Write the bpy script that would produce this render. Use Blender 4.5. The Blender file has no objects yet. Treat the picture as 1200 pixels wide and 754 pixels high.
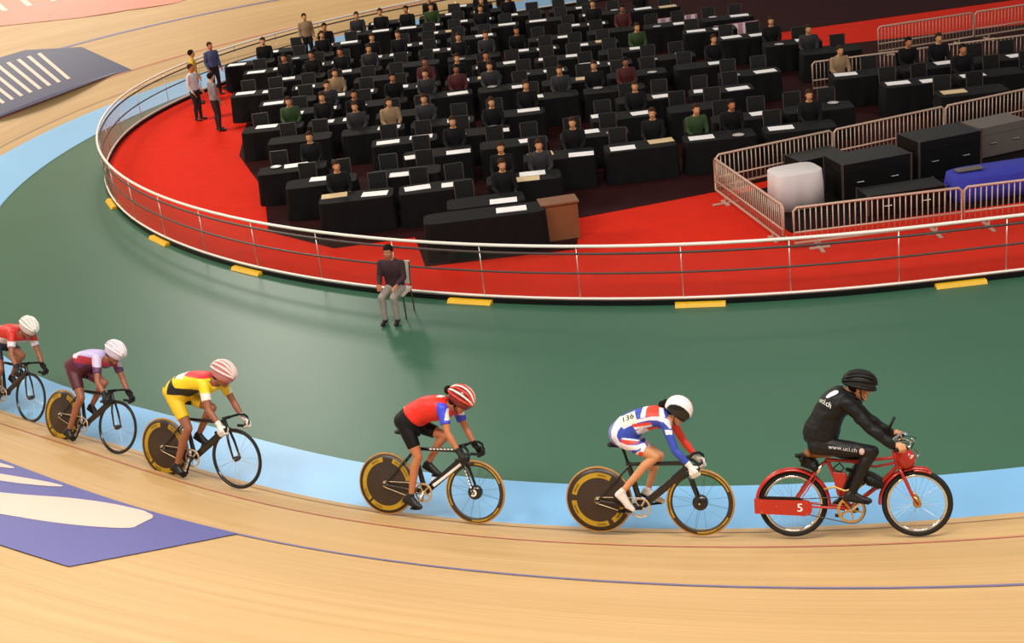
import bpy, math, random
import numpy as np
from mathutils import Vector, Matrix, noise
from mathutils.bvhtree import BVHTree

random.seed(7)
SC = bpy.context.scene
COL = SC.collection
PI = math.pi

# ------------------------------------------------------------------ camera
cam_d = bpy.data.cameras.new('camera')
cam_d.sensor_fit = 'HORIZONTAL'
cam_d.sensor_width = 36.0
cam_d.lens = 36.0 * 1700.0 / 1200.0
cam_d.clip_end = 400
cam = bpy.data.objects.new('camera', cam_d)
COL.objects.link(cam)
PITCH, ROLL, CAMH = 0.38027, -0.11517, 7.798
fw = Vector((0, math.cos(PITCH), -math.sin(PITCH)))
up0 = Vector((0, math.sin(PITCH), math.cos(PITCH)))
rt0 = Vector((1, 0, 0))
rt = math.cos(ROLL) * rt0 + math.sin(ROLL) * up0
up = -math.sin(ROLL) * rt0 + math.cos(ROLL) * up0
cam.matrix_world = Matrix(((rt.x, up.x, -fw.x, 0), (rt.y, up.y, -fw.y, 0), (rt.z, up.z, -fw.z, CAMH), (0, 0, 0, 1)))
SC.camera = cam

# ------------------------------------------------------------------ world, lamps, exposure
SC.view_settings.view_transform = 'Standard'
SC.view_settings.look = 'None'
SC.view_settings.gamma = 1.0
SC.view_settings.use_curve_mapping = False
SC.view_settings.exposure = 0.0
world = bpy.data.worlds.new('arena')
SC.world = world
world.use_nodes = True
bg = world.node_tree.nodes['Background']
bg.inputs['Color'].default_value = (1.0, 0.95, 0.88, 1)
bg.inputs['Strength'].default_value = 0.34

def area_lamp(name, loc, size, power, color=(1.0, 0.93, 0.83), aim=None):
    d = bpy.data.lights.new(name, 'AREA')
    d.shape = 'RECTANGLE'
    d.size, d.size_y = size
    d.energy = power
    d.color = color
    o = bpy.data.objects.new(name, d)
    COL.objects.link(o)
    o.location = loc
    if aim is not None:
        o.rotation_euler = (Vector(aim) - Vector(loc)).to_track_quat('-Z', 'Y').to_euler()
    return o

# rows of arena lamps under the roof, above the track on both sides
area_lamp('arena_lamp', (-10, 9, 15), (7, 2.5), 1500, aim=(-4, 13, 0))
area_lamp('arena_lamp', (2, 7, 15), (9, 2.5), 1800, aim=(1, 12, 0))
area_lamp('arena_lamp', (13, 9, 15), (7, 2.5), 900, aim=(6, 13, 0))
area_lamp('arena_lamp', (-20, 30, 15), (3, 9), 3900, color=(1.0, 0.87, 0.66), aim=(-13, 35, 0))
area_lamp('arena_lamp', (-9, 54, 15), (5, 3), 2000, aim=(-6, 32, 0))
area_lamp('arena_lamp', (10, 56, 15), (9, 2.5), 250, aim=(3, 40, 0))

# ------------------------------------------------------------------ helpers
def lin(r, g, b):
    f = lambda c: (c / 255 / 12.92) if c <= 10 else ((c / 255 + 0.055) / 1.055) ** 2.4
    return (f(r), f(g), f(b), 1.0)

def mat(name, rgb=None, rough=0.5, metal=0.0, attr=False, var=0.0, scale=8.0, coat=0.0, spec=0.5, bump=0.0, bscale=60.0, linear=None):
    m = bpy.data.materials.new(name)
    m.use_nodes = True
    nt = m.node_tree
    b = nt.nodes['Principled BSDF']
    b.inputs['Roughness'].default_value = rough
    b.inputs['Metallic'].default_value = metal
    b.inputs['Specular IOR Level'].default_value = spec
    b.inputs['Coat Weight'].default_value = coat
    col = linear if linear else (lin(*rgb) if rgb else (0.5, 0.5, 0.5, 1))
    src = None
    if attr:
        a = nt.nodes.new('ShaderNodeAttribute')
        a.attribute_name = 'Col'
        src = a.outputs['Color']
    tc = nt.nodes.new('ShaderNodeTexCoord')
    if var > 0:
        n = nt.nodes.new('ShaderNodeTexNoise')
        n.inputs['Scale'].default_value = scale
        n.inputs['Detail'].default_value = 4
        nt.links.new(tc.outputs['Object'], n.inputs['Vector'])
        mr = nt.nodes.new('ShaderNodeMapRange')
        mr.inputs['To Min'].default_value = 1 - var
        mr.inputs['To Max'].default_value = 1 + var
        nt.links.new(n.outputs['Fac'], mr.inputs['Value'])
        mx = nt.nodes.new('ShaderNodeMix')
        mx.data_type = 'RGBA'
        mx.blend_type = 'MULTIPLY'
        mx.inputs['Factor'].default_value = 1
        if src:
            nt.links.new(src, mx.inputs['A'])
        else:
            mx.inputs['A'].default_value = col
        nt.links.new(mr.outputs['Result'], mx.inputs['B'])
        nt.links.new(mx.outputs['Result'], b.inputs['Base Color'])
    elif src:
        nt.links.new(src, b.inputs['Base Color'])
    else:
        b.inputs['Base Color'].default_value = col
    if bump > 0:
        n2 = nt.nodes.new('ShaderNodeTexNoise')
        n2.inputs['Scale'].default_value = bscale
        nt.links.new(tc.outputs['Object'], n2.inputs['Vector'])
        bp = nt.nodes.new('ShaderNodeBump')
        bp.inputs['Strength'].default_value = bump
        bp.inputs['Distance'].default_value = 0.01
        nt.links.new(n2.outputs['Fac'], bp.inputs['Height'])
        nt.links.new(bp.outputs['Normal'], b.inputs['Normal'])
    return m

class MB:
    """collects simple solids as vertices and faces"""
    def __init__(s):
        s.v, s.f = [], []
    def add(s, V, F):
        o = len(s.v)
        s.v.extend([tuple(map(float, p)) for p in V])
        s.f.extend([tuple(o + i for i in f) for f in F])
        return s
    def rings(s, R, close=True, loop=False):
        n = len(R[0])
        V = [p for r in R for p in r]
        F = []
        m = len(R)
        for i in range(m if loop else m - 1):
            a, b = i * n, ((i + 1) % m) * n
            for j in range(n):
                k = (j + 1) % n
                F.append((a + j, a + k, b + k, b + j))
        if close and not loop:
            F.append(tuple(range(n - 1, -1, -1)))
            F.append(tuple((m - 1) * n + j for j in range(n)))
        return s.add(V, F)
    def box(s, c, d, rz=0.0, M=None):
        x, y, z = d[0] / 2, d[1] / 2, d[2] / 2
        V = [Vector((i * x, j * y, k * z)) for k in (-1, 1) for j in (-1, 1) for i in (-1, 1)]
        if M is None:
            M = Matrix.Rotation(rz, 3, 'Z')
        V = [M @ p + Vector(c) for p in V]
        return s.add(V, [(0, 2, 3, 1), (4, 5, 7, 6), (0, 1, 5, 4), (2, 6, 7, 3), (0, 4, 6, 2), (1, 3, 7, 5)])
    def tube(s, pts, rad, n=8, sy=1.0, closed=False, ref=None):
        """round or flattened tube; sy scales the side axis (across ref plane)"""
        P = [Vector(p) for p in pts]
        m = len(P)
        if not hasattr(rad, '__len__'):
            rad = [rad] * m
        R = []
        ref = Vector(ref) if ref is not None else Vector((0, 1, 0))
        for i in range(m):
            if closed:
                t = P[(i + 1) % m] - P[i - 1]
            else:
                t = P[min(i + 1, m - 1)] - P[max(i - 1, 0)]
            t.normalize()
            a = ref - t * ref.dot(t)
            if a.length < 1e-3:
                a = Vector((1, 0, 0)) - t * t.x
                if a.length < 1e-3:
                    a = Vector((0, 0, 1))
            a.normalize()
            b = t.cross(a)
            R.append([P[i] + a * (rad[i] * sy * math.cos(2 * PI * j / n)) + b * (rad[i] * math.sin(2 * PI * j / n)) for j in range(n)])
        return s.rings(R, loop=closed)
    def caps(s, a, b, ra, rb, n=12, h=3, sy=1.0, ref=None):
        """tapered capsule"""
        a, b = Vector(a), Vector(b)
        t = b - a
        if t.length < 1e-6:
            t = Vector((0, 0, 1e-4)); b = a + t
        t = t.normalized()
        pts, rr = [], []
        for i in range(h):
            an = PI / 2 * (1 - (i + 0.12) / h)
            pts.append(a - t * ra * math.sin(an)); rr.append(ra * math.cos(an))
        pts.append(a); rr.append(ra)
        pts.append(b); rr.append(rb)
        for i in range(h - 1, -1, -1):
            an = PI / 2 * (1 - (i + 0.12) / h)
            pts.append(b + t * rb * math.sin(an)); rr.append(rb * math.cos(an))
        return s.tube(pts, rr, n=n, sy=sy, ref=ref)
    def chain(s, pts, rad, **k):
        for i in range(len(pts) - 1):
            s.caps(pts[i], pts[i + 1], rad[i], rad[i + 1], **k)
        return s
    def ell(s, c, r, M=None, n=16, m=10):
        V, F = [], []
        M = M or Matrix.Identity(3)
        c = Vector(c)
        for i in range(m + 1):
            th = PI * (0.02 + 0.96 * i / m)
            for j in range(n):
                ph = 2 * PI * j / n
                V.append(M @ Vector((r[0] * math.sin(th) * math.cos(ph), r[1] * math.sin(th) * math.sin(ph), r[2] * math.cos(th))) + c)
        for i in range(m):
            for j in range(n):
                k = (j + 1) % n
                F.append((i * n + j, (i + 1) * n + j, (i + 1) * n + k, i * n + k))
        F.append(tuple(range(n)))
        F.append(tuple(m * n + j for j in range(n - 1, -1, -1)))
        return s.add(V, F)
    def lathe_y(s, c, prof, n=40, loop=True):
        """profile of (radius, y) turned about the y axis through c"""
        c = Vector(c)
        R = []
        for i in range(n):
            a = 2 * PI * i / n
            R.append([c + Vector((r * math.cos(a), y, r * math.sin(a))) for r, y in prof])
        return s.rings(R, loop=loop)
    def arc_y(s, c, r0, r1, a0, a1, y0, y1, n=16):
        """flat arc band in the xz plane with thickness y0..y1"""
        c = Vector(c)
        R = []
        for i in range(n + 1):
            a = a0 + (a1 - a0) * i / n
            u = Vector((math.cos(a), 0, math.sin(a)))
            R.append([c + u * r0 + Vector((0, y0, 0)), c + u * r1 + Vector((0, y0, 0)), c + u * r1 + Vector((0, y1, 0)), c + u * r0 + Vector((0, y1, 0))])
        return s.rings(R)
    def prism(s, poly, y0, y1):
        """polygon in xz extruded along y"""
        n = len(poly)
        V = [(x, y0, z) for x, z in poly] + [(x, y1, z) for x, z in poly]
        F = [tuple(range(n)), tuple(range(2 * n - 1, n - 1, -1))]
        for i in range(n):
            k = (i + 1) % n
            F.append((i, i + n, k + n, k))
        return s.add(V, F)
    def mesh(s, name, smooth=False):
        me = bpy.data.meshes.new(name)
        me.from_pydata(s.v, [], s.f)
        me.update()
        if smooth:
            me.polygons.foreach_set('use_smooth', [True] * len(me.polygons))
        return me

def obj(name, data, material=None, parent=None, smooth=False):
    if isinstance(data, MB):
        data = data.mesh(name, smooth)
    if material is not None and not data.materials:
        data.materials.append(material)
    o = bpy.data.objects.new(name, data)
    COL.objects.link(o)
    if parent is not None:
        o.parent = parent
    return o

def tag(o, label=None, cat=None, group=None, kind=None):
    for k, v in (('label', label), ('category', cat), ('group', group), ('kind', kind)):
        if v:
            o[k] = v
    return o

def empty(name, M=None, loc=None, rz=0.0):
    o = bpy.data.objects.new(name, None)
    o.empty_display_size = 0.1
    COL.objects.link(o)
    if M is not None:
        o.matrix_world = M
    if loc is not None:
        o.location = loc
        o.rotation_euler = (0, 0, rz)
    return o

def kids(o):
    return [c for c in ALLKIDS.get(o.name, [])]

ALLKIDS = {}
def dup(root, loc, rz, label=None, kidlist=None):
    r = root.copy()
    COL.objects.link(r)
    r.location = loc
    r.rotation_euler = (0, 0, rz)
    if label:
        r['label'] = label
    for ch in kidlist:
        c = ch.copy()
        COL.objects.link(c)
        c.parent = r
    return r

def remesh(mb, voxel, smooth=2, factor=0.5):
    me = mb.mesh('tmp')
    o = bpy.data.objects.new('tmp', me)
    COL.objects.link(o)
    m = o.modifiers.new('r', 'REMESH')
    m.mode = 'VOXEL'
    m.voxel_size = voxel
    if smooth:
        s = o.modifiers.new('s', 'SMOOTH')
        s.factor = factor
        s.iterations = smooth
    dg = bpy.context.evaluated_depsgraph_get()
    out = bpy.data.meshes.new_from_object(o.evaluated_get(dg))
    bpy.data.objects.remove(o)
    bpy.data.meshes.remove(me)
    out.polygons.foreach_set('use_smooth', [True] * len(out.polygons))
    return out

def coords(me):
    a = np.empty(len(me.vertices) * 3, np.float32)
    me.vertices.foreach_get('co', a)
    return a.reshape(-1, 3)

def paint(me, fn):
    P = coords(me)
    N = np.empty(len(me.vertices) * 3, np.float32)
    me.vertices.foreach_get('normal', N)
    C = fn(P, N.reshape(-1, 3)).astype(np.float32)
    if C.shape[1] == 3:
        C = np.c_[C, np.ones(len(C), np.float32)]
    at = me.color_attributes.new('Col', 'FLOAT_COLOR', 'POINT')
    at.data.foreach_set('color', C.ravel())

def wrinkle(me, amp, scale, stretch=(1, 1, 1)):
    P = coords(me)
    N = np.empty(len(me.vertices) * 3, np.float32)
    me.vertices.foreach_get('normal', N)
    N = N.reshape(-1, 3)
    d = np.array([noise.noise(Vector((p[0] * scale * stretch[0], p[1] * scale * stretch[1], p[2] * scale * stretch[2]))) for p in P], np.float32)
    P = P + N * (d * amp)[:, None]
    me.vertices.foreach_set('co', P.ravel())
    me.update()

def inpoly(P, poly):
    x, y = P[:, 0], P[:, 1]
    r = np.zeros(len(P), bool)
    n = len(poly)
    for i in range(n):
        x1, y1 = poly[i]
        x2, y2 = poly[(i + 1) % n]
        c = (y1 > y) != (y2 > y)
        with np.errstate(divide='ignore', invalid='ignore'):
            r ^= c & (x < (x2 - x1) * (y - y1) / (y2 - y1 + 1e-12) + x1)
    return r

def text_mesh(txt, size, sub=0):
    cu = bpy.data.curves.new('t', 'FONT')
    cu.body = txt
    cu.size = size
    cu.align_x = 'CENTER'
    cu.align_y = 'CENTER'
    cu.resolution_u = 3
    o = bpy.data.objects.new('t', cu)
    COL.objects.link(o)
    dg = bpy.context.evaluated_depsgraph_get()
    me = bpy.data.meshes.new_from_object(o.evaluated_get(dg))
    bpy.data.objects.remove(o)
    bpy.data.curves.remove(cu)
    return me

def project(me, O, U, V, N, target, lift=0.003, thick=0.0):
    """lay a flat mesh (xy) onto a target mesh along -N"""
    O, U, V, N = (Vector(q) for q in (O, U, V, N))
    N.normalize()
    bv = BVHTree.FromPolygons([v.co for v in target.vertices], [tuple(p.vertices) for p in target.polygons])
    for v in me.vertices:
        p = O + U * v.co.x + V * v.co.y
        h = bv.ray_cast(p + N * 0.4, -N)
        q = h[0] if h[0] is not None else p
        v.co = q + N * lift
    me.update()
    return me

def grid_mesh(w, h, nx, ny, ellipse=False, name='patch'):
    V, F = [], []
    if ellipse:
        V.append((0, 0, 0))
        for k in range(1, ny + 1):
            for j in range(nx):
                a = 2 * PI * j / nx
                V.append((w / 2 * k / ny * math.cos(a), h / 2 * k / ny * math.sin(a), 0))
        for j in range(nx):
            F.append((0, 1 + j, 1 + (j + 1) % nx))
        for k in range(ny - 1):
            for j in range(nx):
                a = 1 + k * nx
                F.append((a + j, a + nx + j, a + nx + (j + 1) % nx, a + (j + 1) % nx))
    else:
        for j in range(ny + 1):
            for i in range(nx + 1):
                V.append((w * (i / nx - .5), h * (j / ny - .5), 0))
        for j in range(ny):
            for i in range(nx):
                a = j * (nx + 1) + i
                F.append((a, a + 1, a + nx + 2, a + nx + 1))
    me = bpy.data.meshes.new(name)
    me.from_pydata(V, [], F)
    me.update()
    return me

# ------------------------------------------------------------------ materials
def floor_mat(name, rgb, rough, var=0.08, scale=0.6, spec=0.5):
    m = mat(name, rgb, rough, var=var, scale=scale, spec=spec, bump=0.05, bscale=9)
    return m

def wood_mat():
    m = bpy.data.materials.new('track_timber')
    m.use_nodes = True
    nt = m.node_tree
    b = nt.nodes['Principled BSDF']
    uv = nt.nodes.new('ShaderNodeUVMap')
    uv.uv_map = 'UVMap'
    def stretched(su, sv, detail=3):
        mp = nt.nodes.new('ShaderNodeMapping')
        mp.inputs['Scale'].default_value = (su, sv, 1)
        nt.links.new(uv.outputs['UV'], mp.inputs['Vector'])
        n = nt.nodes.new('ShaderNodeTexNoise')
        n.inputs['Scale'].default_value = 1
        n.inputs['Detail'].default_value = detail
        nt.links.new(mp.outputs['Vector'], n.inputs['Vector'])
        return n
    n1 = stretched(0.35, 22)
    n2 = stretched(0.12, 4.5)
    n3 = stretched(0.25, 0.4, 2)
    r1 = nt.nodes.new('ShaderNodeValToRGB')
    r1.color_ramp.elements[0].position = 0.3
    r1.color_ramp.elements[0].color = (0.53, 0.325, 0.135, 1)
    r1.color_ramp.elements[1].position = 0.72
    r1.color_ramp.elements[1].color = (0.68, 0.45, 0.215, 1)
    ad = nt.nodes.new('ShaderNodeMix')
    ad.data_type = 'FLOAT'
    ad.inputs['Factor'].default_value = 0.55
    nt.links.new(n1.outputs['Fac'], ad.inputs['A'])
    nt.links.new(n2.outputs['Fac'], ad.inputs['B'])
    nt.links.new(ad.outputs['Result'], r1.inputs['Fac'])
    # joints between the 4 cm strips
    sp = nt.nodes.new('ShaderNodeSeparateXYZ')
    nt.links.new(uv.outputs['UV'], sp.inputs['Vector'])
    md = nt.nodes.new('ShaderNodeMath'); md.operation = 'PINGPONG'
    md.inputs[1].default_value = 0.02
    nt.links.new(sp.outputs['Y'], md.inputs[0])
    ls = nt.nodes.new('ShaderNodeMath'); ls.operation = 'LESS_THAN'
    ls.inputs[1].default_value = 0.0016
    nt.links.new(md.outputs[0], ls.inputs[0])
    ml = nt.nodes.new('ShaderNodeMix'); ml.data_type = 'RGBA'; ml.blend_type = 'MULTIPLY'
    f = nt.nodes.new('ShaderNodeMath'); f.operation = 'MULTIPLY'; f.inputs[1].default_value = 0.35
    nt.links.new(ls.outputs[0], f.inputs[0])
    nt.links.new(f.outputs[0], ml.inputs['Factor'])
    nt.links.new(r1.outputs['Color'], ml.inputs['A'])
    ml.inputs['B'].default_value = (0.45, 0.3, 0.2, 1)
    m2 = nt.nodes.new('ShaderNodeMix'); m2.data_type = 'RGBA'; m2.blend_type = 'MULTIPLY'
    m2.inputs['Factor'].default_value = 1
    mr = nt.nodes.new('ShaderNodeMapRange')
    mr.inputs['To Min'].default_value = 0.9; mr.inputs['To Max'].default_value = 1.1
    nt.links.new(n3.outputs['Fac'], mr.inputs['Value'])
    nt.links.new(ml.outputs['Result'], m2.inputs['A'])
    nt.links.new(mr.outputs['Result'], m2.inputs['B'])
    nt.links.new(m2.outputs['Result'], b.inputs['Base Color'])
    b.inputs['Roughness'].default_value = 0.5
    b.inputs['Specular IOR Level'].default_value = 0.3
    return m

def glass_mat():
    m = bpy.data.materials.new('clear_acrylic')
    m.use_nodes = True
    nt = m.node_tree
    nt.nodes.remove(nt.nodes['Principled BSDF'])
    out = nt.nodes['Material Output']
    tr = nt.nodes.new('ShaderNodeBsdfTransparent')
    tr.inputs['Color'].default_value = (0.94, 0.95, 0.95, 1)
    gl = nt.nodes.new('ShaderNodeBsdfGlossy')
    gl.inputs['Roughness'].default_value = 0.12
    lw = nt.nodes.new('ShaderNodeLayerWeight')
    pw = nt.nodes.new('ShaderNodeMath'); pw.operation = 'POWER'; pw.inputs[1].default_value = 5.0
    nt.links.new(lw.outputs['Facing'], pw.inputs[0])
    fr = nt.nodes.new('ShaderNodeMath'); fr.operation = 'MULTIPLY_ADD'; fr.inputs[1].default_value = 0.5; fr.inputs[2].default_value = 0.03
    nt.links.new(pw.outputs[0], fr.inputs[0])
    mx = nt.nodes.new('ShaderNodeMixShader')
    nt.links.new(fr.outputs[0], mx.inputs['Fac'])
    nt.links.new(tr.outputs[0], mx.inputs[1])
    nt.links.new(gl.outputs[0], mx.inputs[2])
    nt.links.new(mx.outputs[0], out.inputs['Surface'])
    return m

M_wood = wood_mat()
M_green = floor_mat('green_floor_paint', (56, 97, 76), 0.42, spec=0.35)
M_blue = floor_mat('blue_band_paint', (124, 180, 226), 0.38, var=0.04)
M_carpet = mat('red_carpet', (208, 40, 22), 0.95, var=0.12, scale=3, spec=0.1, bump=0.2, bscale=90)
M_glass = glass_mat()
M_steel = mat('brushed_steel', (205, 200, 195), 0.3, metal=0.85, var=0.05)
M_rail = mat('white_handrail', (238, 232, 225), 0.35, var=0.03)
M_dkrail = mat('dark_grey_rail', (72, 58, 56), 0.45, var=0.1)
M_black = mat('black_plastic', (10, 10, 11), 0.5, var=0.2, spec=0.3)
M_rubber = mat('black_rubber', (18, 17, 17), 0.75, var=0.2, scale=30)
M_yellow = mat('yellow_paint', (226, 176, 22), 0.5, var=0.1)
M_carbon = mat('black_carbon', (20, 18, 20), 0.28, var=0.25, scale=40, coat=0.3)
M_brown = mat('dark_brown_carbon', (52, 38, 30), 0.4, var=0.15, scale=12)
M_gold = mat('tan_tyre', (178, 130, 62), 0.6, var=0.12, scale=20)
M_ydecal = mat('yellow_decal', (176, 140, 28), 0.5, var=0.12, scale=20)
M_ddecal = mat('dark_decal', (46, 36, 14), 0.5)
M_chrome = mat('chrome', (225, 222, 215), 0.15, metal=1.0, var=0.05)
M_alloy = mat('pale_alloy', (208, 190, 165), 0.3, metal=0.7, var=0.1)
M_brass = mat('brass', (205, 165, 95), 0.35, metal=0.7, var=0.1)
M_red = mat('red_enamel', (178, 34, 22), 0.3, var=0.08, scale=6, coat=0.4)
M_leather = mat('tan_leather', (136, 82, 42), 0.5, var=0.15)
M_white = mat('white_print', (240, 238, 235), 0.55, var=0.02)
M_blackprint = mat('black_print', (14, 14, 14), 0.6)
M_skin = mat('fair_skin', (206, 146, 104), 0.5, var=0.06, scale=14)
M_skin2 = mat('tanned_skin', (186, 116, 78), 0.45, var=0.06, scale=14)
M_skin3 = mat('brown_skin', (150, 92, 66), 0.45, var=0.06, scale=14)
M_hair = mat('dark_hair', (24, 16, 13), 0.8, var=0.3, scale=50, spec=0.15)
M_eye = mat('eye_white', (235, 232, 228), 0.2)
M_iris = mat('dark_iris', (30, 22, 18), 0.2)
M_lip = mat('lips', (170, 92, 84), 0.45)
M_blkcloth = mat('black_cloth', (14, 13, 15), 0.85, var=0.25, scale=20, spec=0.2)
M_jacket = mat('black_jacket_fabric', (15, 15, 18), 0.55, var=0.2, scale=20, spec=0.3)
M_tights = mat('black_tights', (18, 17, 19), 0.5, var=0.2, scale=20, spec=0.35)
M_shorts = mat('black_lycra', (9, 9, 11), 0.55, var=0.2, scale=20, spec=0.25)
M_col = mat('painted_cloth', None, 0.5, attr=True, var=0.05, scale=30)
M_colgloss = mat('painted_shell', None, 0.25, attr=True, coat=0.3)
M_whiteglove = mat('white_glove', (222, 216, 212), 0.7, var=0.06, scale=30)
M_blkglove = mat('black_glove', (20, 18, 20), 0.7, var=0.2)
M_whiteshoe = mat('white_shoe', (220, 212, 206), 0.45, var=0.06)
M_blkshoe = mat('black_shoe', (20, 19, 22), 0.45, var=0.1)
M_paper = mat('white_paper', (242, 240, 244), 0.6, var=0.02)
M_cream = mat('cream_paper', (214, 188, 146), 0.7, var=0.05)
M_woodbrown = mat('brown_veneer', (122, 76, 44), 0.55, var=0.15, scale=6)
M_barrier = mat('galvanised_barrier', (196, 166, 148), 0.5, metal=0.25, var=0.06)
M_bluecloth = mat('blue_cloth', (42, 46, 160), 0.8, var=0.15, scale=5)
M_greycase = mat('grey_case', (96, 88, 84), 0.6, var=0.12)
M_pink = mat('pink_board', (214, 150, 170), 0.5, var=0.1, scale=3)

# ------------------------------------------------------------------ the track and the floors
CX, CY, R0 = 5.4, 30.03, 17.30      # bend centre and radius of the timber's inner edge
XE = 15.0
def path(n=160):
    """inner edge: near straight from the right, bend, far straight; (x, y, outward, bank, s)"""
    out = []
    for i in range(14):
        x = XE - (XE - CX) * i / 14
        out.append((x, CY - R0, (0.0, -1.0), math.radians(15.5), XE - x))
    for i in range(n + 1):
        p = PI * i / n
        o = (-math.sin(p), -math.cos(p))
        be = math.radians(15.5 + 26 * (1 - abs(p - PI / 2) / (PI / 2)))
        r = R0 - 0.40 * math.exp(-((math.degrees(p) - 38.5) / 11.5) ** 2)      # the bend tightens a little here
        out.append((CX + o[0] * r, CY + o[1] * r, o, be, XE - CX + R0 * p))
    for i in range(1, 15):
        x = CX + (XE - CX) * i / 14
        out.append((x, CY + R0, (0.0, 1.0), math.radians(15.5), XE - CX + R0 * PI + x - CX))
    return out

PATH = path()
PS = [q[4] for q in PATH]
def on_bank(s, w, lift=0.0):
    """point on the banking at distance s along the edge and w up the slope"""
    i = min(max(int(np.searchsorted(PS, s)) - 1, 0), len(PATH) - 2)
    a, b = PATH[i], PATH[i + 1]
    t = (s - a[4]) / (b[4] - a[4])
    x, y = a[0] + (b[0] - a[0]) * t, a[1] + (b[1] - a[1]) * t
    ox, oy = a[2][0] + (b[2][0] - a[2][0]) * t, a[2][1] + (b[2][1] - a[2][1]) * t
    be = a[3] + (b[3] - a[3]) * t
    c, sn = math.cos(be), math.sin(be)
    return (x + ox * (w * c - lift * sn), y + oy * (w * c - lift * sn), w * sn + lift * c)

WT = 7.0
V, F, UVs = [], [], []
NW = 15
for q in PATH:
    for k in range(NW):
        w = WT * k / (NW - 1)
        be = q[3]
        V.append((q[0] + q[2][0] * w * math.cos(be), q[1] + q[2][1] * w * math.cos(be), w * math.sin(be)))
        UVs.append((q[4], w))
for i in range(len(PATH) - 1):
    for k in range(NW - 1):
        a = i * NW + k
        F.append((a, a + 1, a + NW + 1, a + NW))
me = bpy.data.meshes.new('banked_track')
me.from_pydata(V, [], F)
uvl = me.uv_layers.new(name='UVMap')
for lp in me.loops:
    uvl.data[lp.index].uv = UVs[lp.vertex_index]
me.polygons.foreach_set('use_smooth', [True] * len(me.polygons))
track = obj('banked_track', me, M_wood)
tag(track, 'pale timber cycling track, banked steeply round the bend', None, None, 'structure')

def bank_strip(name, w0, w1, s0, s1, material, parent=track, lift=0.006, n=200):
    V, F = [], []
    for i in range(n + 1):
        s = s0 + (s1 - s0) * i / n
        V += [on_bank(s, w0, lift), on_bank(s, w1, lift)]
    for i in range(n):
        F.append((2 * i, 2 * i + 1, 2 * i + 3, 2 * i + 2))
    me = bpy.data.meshes.new(name)
    me.from_pydata(V, [], F)
    return obj(name, me, material, parent)

SMAX = PS[-1]
M_redline = mat('red_line_paint', (204, 120, 96), 0.5)
M_blueline = mat('blue_line_paint', (120, 112, 150), 0.5)
M_blkline = mat('dark_line_paint', (186, 148, 104), 0.5)
M_logo = mat('blue_logo_paint', (86, 88, 160), 0.45, var=0.06)
M_logow = mat('white_logo_paint', (232, 204, 188), 0.5, var=0.04)
M_logod = mat('dark_blue_logo_paint', (50, 50, 84), 0.5, var=0.1)
M_pinkp = mat('pink_logo_paint', (226, 130, 100), 0.5, var=0.12, scale=1.5)
tag(bank_strip('measurement_line', 0.20, 0.235, 0, SMAX, M_blkline), 'thin dark line along the inner edge')
tag(bank_strip('sprint_line', 0.88, 0.92, 0, SMAX, M_redline), 'thin red line')
tag(bank_strip('stayer_line', 2.43, 2.49, 0, SMAX, M_blueline), 'thin blue line')

def bank_poly(name, sw, material, lift, parent=track, n=10):
    """painted shape on the boards: polygon of (s, w) corners filled as a fan of fine strips"""
    P = np.array(sw)
    ws = np.linspace(P[:, 1].min(), P[:, 1].max(), 34)
    V, F = [], []
    rows = []
    for w in ws:
        w = min(max(w, P[:, 1].min() + 1e-4), P[:, 1].max() - 1e-4)
        xs = []
        for i in range(len(P)):
            (s1, w1), (s2, w2) = P[i], P[(i + 1) % len(P)]
            if (w1 > w) != (w2 > w):
                xs.append(s1 + (s2 - s1) * (w - w1) / (w2 - w1))
        rows.append((min(xs), max(xs), w) if xs else None)
    for r in rows:
        for i in range(n + 1):
            V.append(on_bank(r[0] + (r[1] - r[0]) * i / n, r[2], lift))
    for j in range(len(rows) - 1):
        for i in range(n):
            a = j * (n + 1) + i
            F.append((a, a + 1, a + n + 2, a + n + 1))
    me = bpy.data.meshes.new(name)
    me.from_pydata(V, [], F)
    return obj(name, me, material, parent)
def rounded(poly, times=3):
    P = list(poly)
    for _ in range(times):
        Q = []
        for i in range(len(P)):
            (a, b), (c, d) = P[i], P[(i + 1) % len(P)]
            Q += [(0.75 * a + 0.25 * c, 0.75 * b + 0.25 * d), (0.25 * a + 0.75 * c, 0.25 * b + 0.75 * d)]
        P = Q
    return P
logo = bank_poly('blue_logo_patch', [(17.2, 2.46), (24.5, 2.46), (24.5, 4.75), (17.3, 4.75)], M_logo, 0.010)
tag(logo, 'blue painted patch above the blue line')
bank_poly('white_logo_shape', rounded([(18.05, 2.52), (18.45, 2.52), (18.85, 2.8), (19.1, 3.3), (19.7, 4.2), (19.3, 4.55), (18.55, 3.95), (18.2, 3.72), (17.8, 3.25), (17.9, 3.0)]), M_logow, 0.014, logo)
bank_poly('white_logo_shape', rounded([(19.2, 2.56), (19.4, 2.56), (19.8, 2.9), (20.3, 3.4), (20.1, 3.52), (19.5, 3.1)]), M_logow, 0.014, logo)
bank_poly('white_logo_shape', rounded([(19.95, 2.52), (20.3, 2.6), (20.7, 3.0), (20.5, 3.12), (20.1, 2.8)]), M_logow, 0.014, logo)
flogo = bank_poly('dark_blue_logo_patch', [(41.0, 1.0), (45.6, 1.0), (47.0, 0.9), (46.5, 2.3), (45.0, 2.75), (41.0, 2.75)], M_logod, 0.010)
tag(flogo, 'dark blue painted patch on the far banking')
for k in range(11):
    s = 41.4 + 0.36 * k
    bank_poly('white_logo_shape', [(s, 1.3), (s + 0.13, 1.3), (s + 0.28, 2.5), (s + 0.15, 2.5)], M_logow, 0.014, flogo, n=2)
plogo = bank_poly('pink_logo_patch', [(45.0, 3.9), (47.6, 3.45), (50.3, 3.25), (52.0, 3.6), (51.5, 6.9), (44.0, 6.9), (43.4, 5.0)], M_pinkp, 0.010)
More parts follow.
